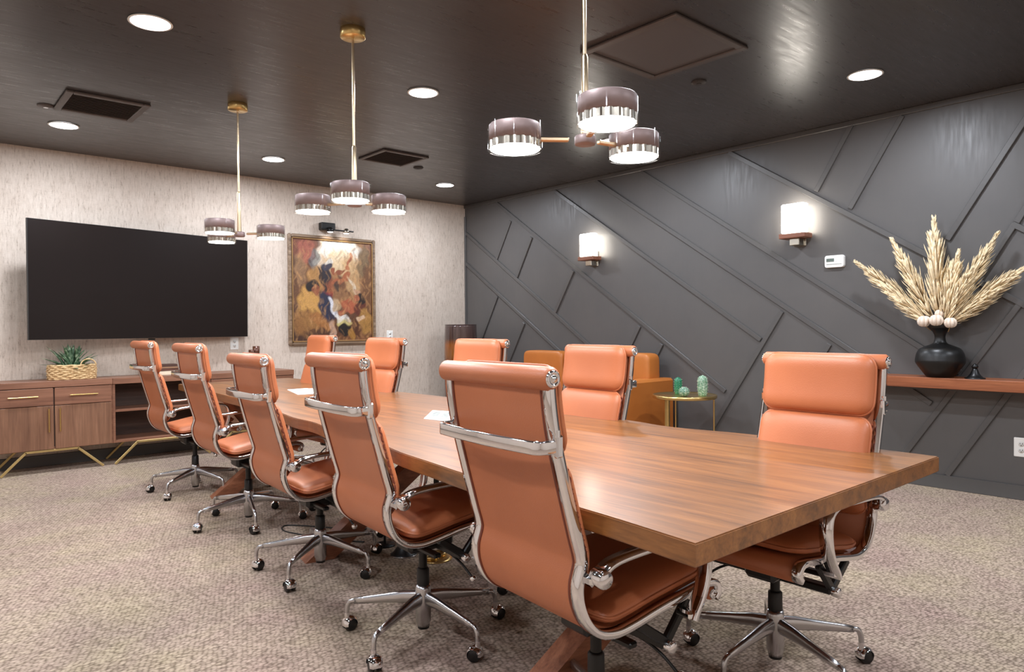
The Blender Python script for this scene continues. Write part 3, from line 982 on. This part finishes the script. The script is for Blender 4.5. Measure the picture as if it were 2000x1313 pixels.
# ------------------------------------------------------------------ painting
PX0, PX1, PZ0, PZ1 = 3.287, 4.372, 1.015, 2.253
pic = thing('framed_painting', 'large framed painting in warm browns on the pale wallpaper, lit from above', 'painting', ((PX0 + PX1) / 2, YB - .002, (PZ0 + PZ1) / 2))
PW, PH = PX1 - PX0, PZ1 - PZ0
def painting():
    fwid = .040
    Lm = {}
    for nm, w0, d in (('frame_rail', fwid, .045),):
        for s in (-1, 1):
            MB().box((s * (PW / 2 - fwid / 2), -d / 2, 0), (fwid, d, PH), bev=.012).build('frame_rail', M['frame'], pic)
            MB().box((0, -d / 2, s * (PH / 2 - fwid / 2)), (PW - 2 * fwid, d, fwid), bev=.012).build('frame_rail', M['frame'], pic)
            MB().box((s * (PW / 2 - fwid - .006), -d + .006, 0), (.012, .012, PH - 2 * fwid), bev=.003).build('inner_lip', M['lip'], pic)
            MB().box((0, -d + .006, s * (PH / 2 - fwid - .006)), (PW - 2 * fwid, .012, .012), bev=.003).build('inner_lip', M['lip'], pic)
    nx, ny = 130, 150
    w, h = PW - 2 * fwid, PH - 2 * fwid
    rnd = random.Random(3)
    blobs = []
    def S(c): return Vector(lin(c)[:3])
    for i in range(190):
        u, v = rnd.random(), rnd.random()
        pal = [(112, 70, 46), (150, 98, 60), (86, 50, 36), (176, 124, 80), (120, 84, 62), (96, 62, 52), (188, 140, 92), (132, 88, 70)]
        if v > .72 and .3 < u < .8:
            pal = [(226, 204, 176), (240, 226, 206), (206, 170, 130), (216, 190, 164)]
        blobs.append((u, v, rnd.uniform(.03, .09), rnd.uniform(.05, .14), rnd.uniform(-.6, .6), S(rnd.choice(pal)), .55))
    for (u, v, a, b, tl, c, wt) in ((.03, .5, .10, .6, 0, (92, 62, 46), .85), (.20, .06, .35, .12, 0, (70, 44, 32), .9), (.97, .4, .09, .5, 0, (108, 70, 44), .8), (.60, .12, .3, .12, 0, (96, 58, 36), .7), (.12, .93, .16, .12, 0, (140, 84, 66), .7), (.86, .60, .14, .22, .2, (150, 110, 70), .6), (.25, .50, .22, .22, 0, (112, 74, 48), .75), (.55, .40, .16, .22, 0, (120, 82, 56), .6), (.70, .20, .28, .12, 0, (92, 58, 38), .7)):
        blobs.append((u, v, a, b, tl, S(c), wt))
    fig = [ # u, v, ru, rv, tilt, colour, weight : soft painterly masses
        (.58, .90, .26, .10, 0, (246, 238, 224), .95), (.60, .78, .20, .12, 0, (226, 196, 150), .7), (.72, .66, .10, .20, .3, (206, 168, 120), .7),
        (.17, .88, .10, .12, .2, (190, 110, 92), .6), (.27, .80, .06, .10, -.3, (96, 116, 122), .6), (.10, .70, .07, .16, .1, (166, 128, 92), .6),
        (.30, .62, .12, .12, .3, (196, 146, 84), .7), (.88, .80, .07, .16, -.2, (122, 104, 74), .7), (.92, .55, .06, .22, 0, (104, 66, 42), .7),
        (.20, .33, .135, .21, .15, (204, 154, 84), 1), (.16, .18, .17, .13, 0, (150, 104, 58), .9), (.34, .20, .14, .06, -.5, (168, 112, 62), .95),
        (.24, .545, .075, .062, 0, (36, 28, 26), 1), (.285, .505, .045, .05, 0, (150, 86, 58), .95),
        (.42, .56, .075, .14, .2, (150, 84, 56), 1), (.40, .66, .06, .10, .1, (44, 36, 44), 1), (.425, .74, .055, .05, 0, (62, 58, 74), 1), (.44, .785, .05, .025, .2, (232, 226, 216), .9), (.36, .60, .025, .13, .35, (50, 36, 34), .95), (.50, .70, .025, .04, 0, (150, 80, 52), 1),
        (.555, .595, .095, .030, .25, (164, 94, 62), 1), (.66, .645, .035, .065, -.75, (168, 98, 64), 1), (.57, .68, .075, .022, .45, (140, 78, 52), 1), (.665, .73, .03, .028, 0, (180, 112, 74), 1), (.70, .80, .018, .055, -.35, (176, 106, 72), 1), (.72, .86, .020, .025, 0, (206, 148, 112), 1),
        (.74, .56, .020, .10, .6, (224, 206, 180), .9), (.80, .50, .05, .018, -.5, (196, 150, 118), .9), (.545, .55, .03, .05, 0, (60, 46, 42), .8),
        (.43, .44, .06, .05, .2, (156, 52, 44), 1), (.42, .34, .10, .15, .35, (44, 48, 70), 1), (.50, .32, .035, .13, .45, (226, 226, 232), 1), (.53, .36, .05, .07, 0, (198, 168, 130), .9),
        (.70, .35, .11, .065, -.25, (178, 96, 66), 1), (.63, .30, .07, .03, .4, (166, 92, 66), 1), (.84, .42, .065, .055, 0, (40, 28, 26), 1), (.785, .435, .04, .04, 0, (176, 102, 72), 1), (.83, .32, .09, .06, .3, (96, 44, 34), .9),
        (.62, .21, .09, .05, 0, (226, 214, 190), 1), (.63, .175, .09, .028, 0, (206, 190, 120), .9), (.63, .115, .085, .06, 0, (30, 26, 24), 1), (.60, .24, .10, .02, 0, (236, 232, 226), .9),
        (.90, .20, .09, .13, .2, (176, 130, 68), .9), (.84, .23, .05, .025, 0, (224, 190, 158), .9), (.80, .12, .03, .10, .1, (86, 50, 32), .9), (.72, .07, .05, .05, 0, (170, 122, 52), .8),
        (.30, .07, .18, .05, 0, (86, 56, 38), .8), (.48, .11, .04, .10, .1, (214, 176, 150), .7)]
    for (u, v, a, b, tl, c, wt) in fig:
        blobs.append((u, v, a, b, tl, S(c), wt))
    tex = random.Random(21)          # short brush strokes over the whole canvas
    for i in range(620):
        br = tex.random() < .5
        blobs.append((tex.random(), tex.random(), tex.uniform(.006, .014), tex.uniform(.018, .045), tex.uniform(-.8, .8), S((214, 160, 104) if br else (66, 38, 28)), tex.uniform(.12, .30)))
    cols = []
    vs = []
    jit = random.Random(11)
    for j in range(ny + 1):
        for i in range(nx + 1):
            u, v = i / nx, j / ny
            c = S((124, 82, 54)) * (0.75 + .5 * v)
            uu = u + .012 * sin(v * 47 + u * 13); vv = v + .010 * sin(u * 53 - v * 17)
            for (bu, bv, a, b, tl, bc, wt) in blobs:
                dx, dy = uu - bu, (vv - bv)
                if abs(dx) > 1.6 * max(a, b) or abs(dy) > 1.6 * max(a, b):
                    continue
                x = (dx * cos(tl) + dy * sin(tl)) / a; y = (-dx * sin(tl) + dy * cos(tl)) / b
                d2 = x * x + y * y
                if d2 < 2.2:
                    k = wt * max(0, min(1, (1.25 - d2) / .5))
                    c = c.lerp(bc, k)
            k = jit.uniform(.70, .94)
            cols.append((min(1, c.x * k), min(1, c.y * k), min(1, c.z * k), 1))
            vs.append(((u - .5) * w, -.030, (v - .5) * h))
    fs = [(j * (nx + 1) + i, j * (nx + 1) + i + 1, (j + 1) * (nx + 1) + i + 1, (j + 1) * (nx + 1) + i) for j in range(ny) for i in range(nx)]
    me = bpy.data.meshes.new('canvas')
    me.from_pydata(vs, [], fs)
    at = me.color_attributes.new('paint', 'FLOAT_COLOR', 'POINT')
    at.data.foreach_set('color', [q for c in cols for q in c])
    k = NT('oil_paint')
    a = k.n('ShaderNodeAttribute', attribute_name='paint')
    k.base(a.outputs['Color'])
    k.b.inputs['Roughness'].default_value = .45
    k.bump(k.noise(k.coords((1, 1, 1)), 60, 3), .15, .004)
    me.materials.append(k.m)
    o = bpy.data.objects.new('canvas', me); COL.objects.link(o); o.parent = pic
    MB().box((0, -.018, 0), (w, .020, h), bev=0).build('backing_board', M['black'], pic)
M['lip'] = plain('aged_gilt', (168, 132, 88), .4, .6, .1)
M['frame'] = wood('bronze_picture_frame', (84, 66, 52), (136, 112, 90), (172, 150, 126), 'x', .35)
painting()

pl = thing('picture_light', 'small black picture light with two bright lamps above the painting', 'picture light', (3.80, YB, 2.33))
MB().box((-.05, -.040, .03), (.17, .080, .085), bev=.006).build('housing', M['blackmetal'], pl)
MB().tube([(-.16, -.115, -.012), (.24, -.115, -.012)], .009, 10).build('bar', M['blackmetal'], pl)
MB().box((-.05, -.09, .010), (.03, .06, .016), bev=.003).build('bracket', M['blackmetal'], pl)
for x in (-.05, .15):
    h = MB().lathe([(.022, .030), (.034, .004), (.040, -.022), (.036, -.022)], 20, c=(x, -.115, -.015), cap=False).build('lamp_head', M['blackmetal'] if x < 0 else M['nickel'], pl)
    MB().lathe([(.0, -.030), (.030, -.024), (.034, -.016), (.0, -.012)], 20, c=(x, -.115, -.015)).build('bulb', M['diff'], h)
    lamp('SPOT', 'picture_lamp', pl, (x, -.125, -.055), PICT_W, .03, (1.0, .93, .82), (radians(28), 0, 0), .8, radians(130))

# ------------------------------------------------------------------ sconces, thermostat, outlets
def sconce(y, z0, label):
    t = thing('wall_sconce', label, 'wall lamp', (XR, y, z0), group='white glass wall sconces')
    MB().box((-.006, 0, -.02), (.012, .11, .16), bev=.003).build('back_plate', M['nickel'], t)
    MB().box((-.055, 0, -.0705), (.10, .085, .055), bev=.003).build('stem_block', M['nickel'], t)
    MB().box((-.085, 0, -.022), (.135, .225, .040), bev=.004).build('tray', M['traywood'], t)
    MB().box((-.100, 0, .122), (.080, .200, .244), bev=.010).build('shade', M['shade'], t)
    MB().box((-.034, -.055, .07), (.006, .012, .15), bev=.002).build('support_rod', M['blackmetal'], t)
    return t
sconce(2.868, 1.962, 'lit white wall sconce on a wooden tray, nearer one, beside the thermostat')
sconce(5.175, 1.955, 'lit white wall sconce on a wooden tray, farther one toward the room corner')

t = thing('thermostat', 'white rounded thermostat with a small grey display on the dark batten wall', 'thermostat', (XR, 2.574, 1.711))
def rounded_plate(w, h, d, r):
    pts = []
    for (cx, cy, a0) in ((w / 2 - r, h / 2 - r, 0), (-w / 2 + r, h / 2 - r, 90), (-w / 2 + r, -h / 2 + r, 180), (w / 2 - r, -h / 2 + r, 270)):
        for k in range(6):
            a = radians(a0 + 18 * k)
            pts.append((cx + r * cos(a), cy + r * sin(a)))
    n = len(pts)
    vs = [(0, p[0], p[1]) for p in pts] + [(-d * .7, p[0], p[1]) for p in pts] + [(-d, p[0] * .95, p[1] * .93) for p in pts]
    fs = [list(range(n)), [2 * n + i for i in range(n)][::-1]]
    for l in (0, 1):
        fs += [(l * n + i, l * n + (i + 1) % n, (l + 1) * n + (i + 1) % n, (l + 1) * n + i) for i in range(n)]
    return MB().add(vs, fs, 0, False)
rounded_plate(.158, .100, .028, .018).build('case', M['white'], t)
MB().box((-.029, .030, .012), (.003, .062, .026), bev=.001).build('display', M['lcd'], t)
for k in range(2):
    MB().box((-.029, -.018, .018 - k * .014), (.003, .012, .006), bev=.001).build('button', M['paper'], t)
MB().box((-.029, .0, -.022), (.003, .120, .002), bev=0).build('seam_line', M['lcd'], t)

def outlet(label, loc, rz, holes=True, w=.078, h=.124):
    t = thing('wall_outlet', label, 'outlet', loc, rz, 'white wall plates')
    rounded_plate(w, h, .008, .006).build('plate', M['white'], t)
    for s in (-1, 1):
        o = MB().lathe([(.0, 0), (.016, 0), (.017, .003), (.0, .004)], 18, T=Matrix.Translation((-.007, 0, s * .022)) @ Matrix.Rotation(-pi / 2, 4, 'Y')).build('socket', M['white'], t)
        sl = MB()
        sl.box((-.0115, -.006, s * .022 + .003), (.002, .003, .010), bev=0)
        sl.box((-.0115, .006, s * .022 + .003), (.002, .003, .008), bev=0)
        sl.box((-.0115, 0, s * .022 - .008), (.002, .005, .005), bev=0)
        sl.build('slots', M['black'], o)
    return t
outlet('white double outlet low on the dark wall at the right edge', (XR, 1.319, .358), 0, w=.086, h=.130)
outlet('white wall plate just under the right end of the television', (2.703, YB, 1.052), pi / 2, w=.085, h=.125)
outlet('white wall plate on the wallpaper to the right of the painting', (4.582, YB, 1.115), pi / 2, w=.085, h=.115)

# ------------------------------------------------------------------ wall shelf with vase
SZ = .822
sh = thing('wall_shelf', 'floating wooden wall shelf carrying the black vase on the dark wall', 'shelf', (XR, .95, SZ))
MB().box((-.135, 0, -.037), (.270, 2.95, .074), bev=.003).build('board', M['shelfwood'], sh)
MB().box((-.012, 0, -.090), (.020, 2.6, .030), bev=.002).build('mounting_rail', M['batten'], sh)
vx, vy = 5.60, 1.766
vase = thing('vase', 'wide matte black vase with a flared neck on the wall shelf', 'vase', (vx, vy, SZ))
vp = catmull([(.082, .0), (.090, .008), (.122, .052), (.150, .094), (.156, .112), (.155, .130), (.146, .172), (.122, .205), (.070, .228), (.044, .242), (.034, .270), (.036, .300), (.052, .330), (.074, .352), (.078, .368)], 4)
MB().lathe(vp + [(.070, .368), (.066, .350), (.045, .325), (.03, .29), (.0, .285)], 40).build('body', M['vase'], vase)
MB().lathe([(.076, .362), (.081, .364), (.081, .372), (.072, .373)], 40, cap=False).build('rim', M['vase'], vase)

def plume(tip, base, width, seed, label, dens=270):
    width *= 1.32
    rn = random.Random(seed)
    B = Vector(base); Tp = Vector(tip)
    ax = Tp - B; Ln = ax.length
    d = ax.normalized()
    u = d.cross(Vector((1, .2, 0))).normalized(); w = d.cross(u)
    sag = Vector((0, 0, -1)) * .03
    t = thing('pampas_plume', label, 'dried plant', base, group='pampas plumes in the black vase')
    def axis(s):
        return ax * s + Vector((0, 0, .06)) * (4 * s * (1 - s)) * (1 - abs(d.z))
    MB().tube([axis(-.10)] + [axis(k / 8) for k in range(9)], [.004] * 6 + [.003, .002, .0015, .001], 6).build('stem', M['stem'], t)
    fl = MB()
    for i in range(dens):
        s = .10 + .90 * (i + rn.random()) / dens
        prof = min(1, (s - .02) / .22) * (1 - max(0, (s - .45) / .55)) ** .95
        a = rn.uniform(0, 2 * pi)
        out = u * cos(a) + w * sin(a)
        ln = (.045 + .085 * prof * rn.uniform(.6, 1.15)) * (width / .10)
        sp = rn.uniform(.30, .62) * (1 if s < .8 else .5)
        dirv = (d * (1 - sp * .55) + out * sp).normalized()
        p0 = axis(s * .97)
        p1 = p0 + dirv * ln * .45
        p2 = p0 + (dirv * .75 + d * .35).normalized() * ln * .95 + Vector((0, 0, -.006))
        p3 = p2 + d * ln * .22 + out * ln * .05
        sd = dirv.cross(out if abs(dirv.dot(out)) < .95 else d)
        if sd.length < 1e-4:
            continue
        sd.normalize()
        sd = (sd + out.cross(d) * .6).normalized()
        wd = .0075 * (.55 + .8 * rn.random()) * (width / .10)
        up = dirv.cross(sd).normalized() * wd * .5
        vs = [p0, p1 - sd * wd, p1 + sd * wd, p1 + up, p2 - sd * wd * .75, p2 + sd * wd * .75, p2 + up * .8, p3]
        fl.add(vs, [(0, 1, 3), (0, 3, 2), (1, 4, 6, 3), (3, 6, 5, 2), (4, 7, 6), (6, 7, 5), (0, 2, 1), (1, 2, 5, 4), (4, 5, 7)], 0, True)
    fl.build('plume_head', M['pampas'], t)
    return t
mz = SZ + .36
PL = [((5.57, 2.330, 1.675), .085, 'dry pampas plume leaning farthest left, toward the thermostat', 1),
      ((5.60, 2.085, 1.830), .085, 'dry pampas plume second from the left in the black vase', 2),
      ((5.61, 1.808, 1.945), .105, 'tallest dry pampas plume standing upright in the vase', 3),
      ((5.56, 1.640, 1.690), .085, 'short dry pampas plume just right of the tallest one', 4),
      ((5.62, 1.430, 1.800), .090, 'dry pampas plume leaning right, second tallest', 5),
      ((5.59, 1.262, 1.560), .090, 'dry pampas plume leaning farthest right, past the frame edge', 6),
      ((5.52, 1.550, 1.560), .080, 'low front pampas plume leaning slightly right over the vase rim', 7),
      ((5.54, 1.400, 1.420), .070, 'lowest right pampas plume spreading just above the vase rim', 8),
      ((5.54, 2.090, 1.430), .070, 'lowest left pampas plume spreading just above the vase rim', 9)]
for tip, wd, lab, sd in PL:
    b = Vector((vx, vy, mz - .02))
    dirv = (Vector(tip) - b); dirv.normalize()
    b = b + Vector((dirv.x, dirv.y, 0)) * .045
    plume(tip, b, wd, sd, lab)
for k, (dx, dy, dz, r, lab) in enumerate(((-.055, .085, .022, .036, 'white dried pod at the left of the vase rim'),
                                          (-.075, .000, .028, .036, 'white dried pod in the middle of the vase rim'),
                                          (-.050, -.080, .010, .033, 'white dried pod at the right of the vase rim'),
                                          (-.02, -.005, .075, .026, 'small white dried pod above the middle of the vase rim'))):
    prof = [(max(0.0001, r * sin(pi * q / 8)), -r * cos(pi * q / 8)) for q in range(9)]
    o = thing('dried_pod', lab, 'dried pod', (vx + dx, vy + dy, mz + dz + .015), group='white dried pods at the vase rim')
    pb = MB()
    for q in range(8):
        a = 2 * pi * q / 8
        pb.tube([(r * .93 * sin(pi * s / 8) * cos(a), r * .93 * sin(pi * s / 8) * sin(a), -r * cos(pi * s / 8)) for s in range(9)], [.002] + [r * .36 * sin(pi * s / 8) + .001 for s in range(1, 8)] + [.002], 8)
    pb.build('lobes', M['pod'], o)
    MB().tube([(0, 0, -r * .8), (.03 - dx * .3, -dy * .35, -r - .03)], .003, 6).build('stem', M['stem'], o)
o = thing('bell_ornament', 'small black bell-shaped ornament on the wall shelf right of the vase', 'ornament', (5.58, 1.545, SZ))
MB().lathe([(.062, .0), (.062, .006), (.048, .010), (.030, .030), (.020, .055), (.014, .072), (.0, .074)], 28).build('foot', M['vase'], o)
MB().lathe([(.0, .068), (.016, .072), (.021, .082), (.016, .094), (.007, .101), (.0, .108)], 20).build('finial', M['vase'], o)

# ------------------------------------------------------------------ sofa, side table, cacti, amber vase
sofa = thing('sofa', 'caramel leather sofa along the dark batten wall, behind the right chairs', 'sofa', (5.30, 5.06, 0))
def soft_box(c, d, r=.035, n=6):
    """rounded cushion: superellipsoid-like box"""
    m = MB(); vs = []; fs = []
    nu, nv = 24, 14
    def sp(x, p): return math.copysign(abs(x) ** p, x)
    for j in range(nv + 1):
        ph = -pi / 2 + pi * j / nv
        for i in range(nu):
            th = 2 * pi * i / nu + pi / nu
            e1, e2 = .22, .22
            vs.append((c[0] + d[0] / 2 * sp(cos(ph), e1) * sp(cos(th), e2), c[1] + d[1] / 2 * sp(cos(ph), e1) * sp(sin(th), e2), c[2] + d[2] / 2 * sp(sin(ph), e1)))
    for j in range(nv):
        for i in range(nu):
            fs.append((j * nu + i, j * nu + (i + 1) % nu, (j + 1) * nu + (i + 1) % nu, (j + 1) * nu + i))
    return m.add(vs, fs, 0, True)
MB().box((0, 0, .22), (.78, 1.90, .20), bev=.02).build('base', M['sofa'], sofa)
MB().box((.32, 0, .45), (.15, 1.90, .42), bev=.03).build('back_frame', M['sofa'], sofa)
for s in (-1, 1):
    a = MB().box((0, s * .865, .41), (.78, .19, .58), bev=.022).build('arm', M['sofa'], sofa)
for k in range(3):
    y = (k - 1) * .515
    soft_box((-.06, y, .395), (.62, .51, .17)).build('seat_cushion', M['sofa'], sofa)
YC = [(5.655, .63), (5.03, .60), (4.46, .545)]
for y, w in YC:
    soft_box((.200, y - 5.06, .690), (.20, w, .50)).build('back_cushion', M['sofa'], sofa)
for sx in (-1, 1):
    for sy in (-1, 1):
        MB().cyl((sx * .32, sy * .86, 0), .022, .125, 12, r2=.030).build('leg', M['black'], sofa)

st = thing('side_table', 'small round brass side table with three legs beside the sofa', 'side table', (5.20, 3.640, 0))
MB().lathe([(.0, .572), (.268, .572), (.275, .578), (.275, .600), (.270, .603), (.264, .598), (.0, .598)], 48).build('tray_top', M['brass'], st)
for (px, py, r) in ((-.15, .075, .024), (.09, -.235, .007), (.12, .18, .007)):
    MB().cyl((px, py, 0), r, .575, 14).build('leg', M['brass'], st)
MB().lathe([(.20, .02), (.206, .026), (.20, .032), (.194, .026), (.20, .02)], 40, cap=False).build('foot_ring', M['brass'], st)
def cactus(x, y, r, h, mat, name_l, ribs=10):
    o = thing('cactus_ornament', name_l, 'cactus', (x, y, .598), group='small ceramic cacti on the side table')
    m = MB(); vs = []; fs = []
    n = ribs * 4; st_ = 14
    for j in range(st_ + 1):
        s = j / st_
        if h > 2.4 * r:
            z = h * s
            rr = r * (.80 + .20 * min(1, s * 3)) if s < .72 else r * sqrt(max(0, 1 - ((s - .72) / .28) ** 2))
        else:
            z = h * (.5 - .5 * cos(pi * (.10 + .90 * s))) - h * (.5 - .5 * cos(pi * .10))
            rr = r * sin(pi * (.10 + .90 * s))
        rr = max(rr, .0006)
        for i in range(n):
            a = 2 * pi * i / n
            q = rr * (1 - .10 * (.5 + .5 * cos(a * ribs)))
            vs.append((q * cos(a), q * sin(a), z))
    for j in range(st_):
        for i in range(n):
            fs.append((j * n + i, j * n + (i + 1) % n, (j + 1) * n + (i + 1) % n, (j + 1) * n + i))
    fs.append(list(range(n))[::-1])
    m.add(vs, fs, 0, True).build('body', mat, o)
    sp = MB()
    for j in range(2, st_, 2):
        for k in range(ribs):
            a = 2 * pi * (k + .5) / ribs
            v = vs[j * n + int((k + .5) * 4) % n]
            d = Vector((cos(a), sin(a), .25))
            p = Vector(v)
            sp.add([p + Vector((0, 0, .0022)), p - Vector((0, 0, .0022)), p + d * .005 + Vector((-sin(a), cos(a), 0)) * .002, p + d * .005 - Vector((-sin(a), cos(a), 0)) * .002], [(0, 1, 2), (0, 3, 1), (0, 2, 3), (1, 3, 2)], 0, False)
    sp.build('spines', M['pod'], o)
    return o
cactus(5.24, 3.735, .036, .150, M['cactus_d'], 'tall deep green ceramic cactus at the left of the brass side table')
cactus(5.08, 3.560, .046, .085, M['cactus_m'], 'small round cactus between the two tall ones on the side table')
cactus(5.22, 3.470, .044, .180, M['cactus_l'], 'tall pale green ceramic cactus at the right of the side table')

gv = thing('floor_vase', 'tall smoky amber glass floor vase standing in the room corner', 'vase', (5.30, 6.985, 0))
gp = catmull([(.13, 0), (.165, .02), (.190, .20), (.205, .45), (.207, .70), (.205, .95), (.200, 1.10), (.196, 1.236)], 4)
MB().lathe(gp + [(.188, 1.236), (.186, 1.15), (.0, 1.10)], 40).build('body', M['amber'], gv)
MB().lathe([(.187, 1.230), (.198, 1.232), (.199, 1.240), (.188, 1.241), (.187, 1.230)], 40, cap=False).build('rim', M['amber'], gv)

# ------------------------------------------------------------------ things on the sideboard
CZ = .775
bk = thing('basket', 'oval woven seagrass basket with a loop handle on the left sideboard cabinet', 'basket', (1.205, 7.255, CZ))
rows = 8
for k in range(rows):
    z = .009 + k * .0160
    path = []
    for q in range(60):
        a = 2 * pi * q / 60
        wv = .004 * sin(q * pi / 2 + k * pi)
        path.append(((.178 + wv + .004 * sin(pi * k / rows)) * cos(a), (.125 + wv) * sin(a), z + .0025 * sin(q * 1.3 + k * 2)))
    MB().tube(path, .0095, 7, closed=True).build('weave_row', M['basket'], bk)
MB().lathe([(.0, .004), (.168, .004), (.172, .012), (.0, .012)], 40, sy=.7).build('floor_disc', M['basket'], bk)
hd = [(.045 + .058 - .058 * cos(pi * q / 14), -.125, .125 + .052 * sin(pi * q / 14)) for q in range(15)]
MB().tube(hd, .0055, 8).build('handle', M['basket'], bk)
ag = thing('agave_plant', 'spiky grey-green agave plant sitting in the woven basket', 'plant', (1.205, 7.255, CZ + .012))
rn = random.Random(5)
leafs = []
for k in range(46):
    ring = k % 4
    a = k * 2.39996 + rn.uniform(-.2, .2)
    el = radians((76, 55, 33, 13)[ring] + rn.uniform(-7, 7))
    Ln = (.240, .260, .260, .265)[ring] * rn.uniform(.85, 1.1)
    wd = .021 if ring < 3 else .014
    cx, cy = rn.choice(((-.05, 0), (.05, 0), (0, .02), (0, -.03)))
    p0 = Vector((cx * .8, cy * .6, .055 + .02 * (3 - ring) / 3))
    d = Vector((cos(a) * cos(el), sin(a) * cos(el) * .75, sin(el)))
    sd = Vector((-sin(a), cos(a), 0))
    up = sd.cross(d).normalized() * -1
    vs = []; n = 6
    for q in range(n + 1):
        s = q / n
        c = p0 + d * (Ln * s) + Vector((0, 0, -.02 * s * s)) + up * (.012 * sin(pi * s))
        ww = wd * (.55 + 1.1 * s) * (1 - s) ** .7 * 1.25 + .0008
        vs += [c - sd * ww, c - up * (ww * .35), c + sd * ww, c + up * (ww * .10)]
    fs = []
    for q in range(n):
        for r in range(4):
            fs.append((q * 4 + r, q * 4 + (r + 1) % 4, (q + 1) * 4 + (r + 1) % 4, (q + 1) * 4 + r))
    MB().add(vs, fs, 0, True).build('leaf', M['leaf'], ag)
MB().lathe([(.0, .0), (.10, .0), (.15, .05), (.150, .085), (.0, .095)], 24, sy=.65).build('soil', plain('dark_soil', (44, 38, 30), .9), ag)

BK = [(.32, .23, .040, (232, 214, 188), 0, 'thick cream book at the bottom of the stack on the sideboard'),
      (.29, .21, .022, (96, 58, 44), 3, 'dark brown book directly on the cream book'),
      (.28, .20, .018, (150, 112, 84), -4, 'light brown book third from the bottom of the stack'),
      (.26, .19, .020, (78, 50, 40), 2, 'darkest brown book on top of the stack behind the far left chair')]
z = CZ
for (w, d, h, c, rz, lab) in BK:
    t = thing('book', lab, 'book', (1.945, 7.27, z), radians(rz), 'books stacked on the sideboard')
    cm = plain('book_cover', c, .5)
    MB().box((0, 0, h / 2), (w - .008, d - .010, h - .008), bev=.001).build('page_block', M['paper'], t)
    for q in (.002, h - .002):
        MB().box((0, 0, q), (w, d, .004), bev=.001).build('cover', cm, t)
    MB().box((0, -d / 2 + .002, h / 2), (w, .004, h), bev=.001).build('spine', cm, t)
    z += h
for (x, r, h, lab) in ((2.800, .026, .215, 'shorter brown glass candle holder on the sideboard'), (2.862, .034, .250, 'taller brown glass candle holder on the sideboard')):
    t = thing('candle_holder', lab, 'candle holder', (x, 7.29 if r > .03 else 7.26, CZ), group='brown candle holders on the sideboard')
    MB().lathe([(r, 0), (r, .012), (r * .35, .02), (r * .3, h * .55), (r, h * .62), (r * 1.05, h), (r * .9, h), (r * .85, h * .70), (.0, h * .68)], 20).build('cup', M['candle'], t)
    MB().cyl((0, 0, h * .66), r * .72, h * .18, 16).build('candle', M['basket'], t)

# ------------------------------------------------------------------ papers on the table
def sheet(name, label, corners, group, prints=False, lift=.0):
    C0 = sum((Vector((x, y, 0)) for x, y in corners), Vector()) / 4
    t = thing(name, label, 'paper', (C0.x, C0.y, TZ + .0005 + lift), group=group)
    P = [(x - C0.x, y - C0.y) for x, y in corners]
    MB().prism(P, 0, .003).build('page', M['paper'], t)
    if prints:
        A, B, Cc, D = [Vector((p[0], p[1], 0)) for p in P]
        for k in range(4):
            u0 = .08 + k * .23
            pr = []
            for (u, v) in ((u0, .30), (u0, .86), (u0 + .15, .86), (u0 + .15, .30)):
                q = A.lerp(D, u).lerp(B.lerp(Cc, u), v)
                pr.append((q.x, q.y))
            MB().prism(pr, .003, .0034).build('printed_picture', M['print'], t)
    return t
sheet('brochure', 'open white brochure with a row of grey pictures on the near half of the table', [(1.975, 2.91), (2.205, 3.165), (2.30, 2.90), (2.03, 2.60)], 'papers on the table', True)
sheet('paper_sheet', 'white paper sheet lying flat on the far half of the table', [(2.09, 4.60), (2.20, 5.02), (2.36, 5.03), (2.26, 4.56)], 'papers on the table')
sheet('paper_sheet', 'white folded paper overlapping the sheet on the far half of the table', [(2.15, 4.40), (2.28, 4.98), (2.45, 4.90), (2.33, 4.36)], 'papers on the table', lift=.0035)

# ------------------------------------------------------------------ things under the table
t = thing('floor_power_box', 'brass floor power box with raised lids under the table', 'floor box', (2.115, 3.02, 0))
MB().lathe([(.0, .0), (.085, .0), (.085, .006), (.070, .010), (.0, .010)], 32).build('plate', M['brass'], t)
for s in (-1, 1):
    MB().lathe([(.0, .010), (.034, .010), (.036, .024), (.028, .030), (.024, .022), (.0, .022)], 20, c=(s * .036, .01 * s, 0)).build('lid_ring', M['brass'], t)
t = thing('cone_stand', 'short black cone-shaped stand on the carpet under the table', 'stand', (2.03, 3.19, 0))
MB().lathe([(.0, 0), (.070, 0), (.072, .005), (.060, .012), (.030, .050), (.020, .090), (.0, .092)], 28).build('cone', M['black'], t)
MB().lathe([(.068, .0), (.073, .002), (.073, .006), (.066, .007)], 28, cap=False).build('rim', M['alu'], t)
t = thing('cable_post', 'thin black cable post on a round foot under the table', 'cable post', (2.04, 3.40, 0))
MB().lathe([(.0, 0), (.060, 0), (.060, .006), (.0, .010)], 28).build('foot', M['black'], t)
MB().cyl((0, 0, .008), .007, .688, 10).build('post', M['black'], t)
def cable(label, pts, r=.004):
    o = MB().tube(catmull(pts, 6), r, 8).build('cable', M['black'])
    return tag(o, label, 'cable', 'cables under the table')
cable('thin black cable looped on the carpet behind the third left chair', [(2.04, 3.80, .004), (1.93, 3.98, .004), (1.80, 4.14, .004), (1.74, 4.05, .004), (1.78, 3.90, .004), (1.86, 3.70, .004), (1.98, 3.52, .004)])
cable('black cable hanging from the table underside down to the carpet', [(2.10, 3.66, .695), (2.09, 3.64, .45), (2.06, 3.60, .20), (1.97, 3.55, .05), (1.90, 3.62, .006), (1.98, 3.72, .005), (2.12, 3.74, .005)], .005)
cable('black cable lying on the carpet under the nearest left chair', [(1.90, 1.40, .005), (1.72, 1.30, .005), (1.60, 1.20, .005), (1.66, 1.06, .005), (1.85, 1.00, .005)], .005)
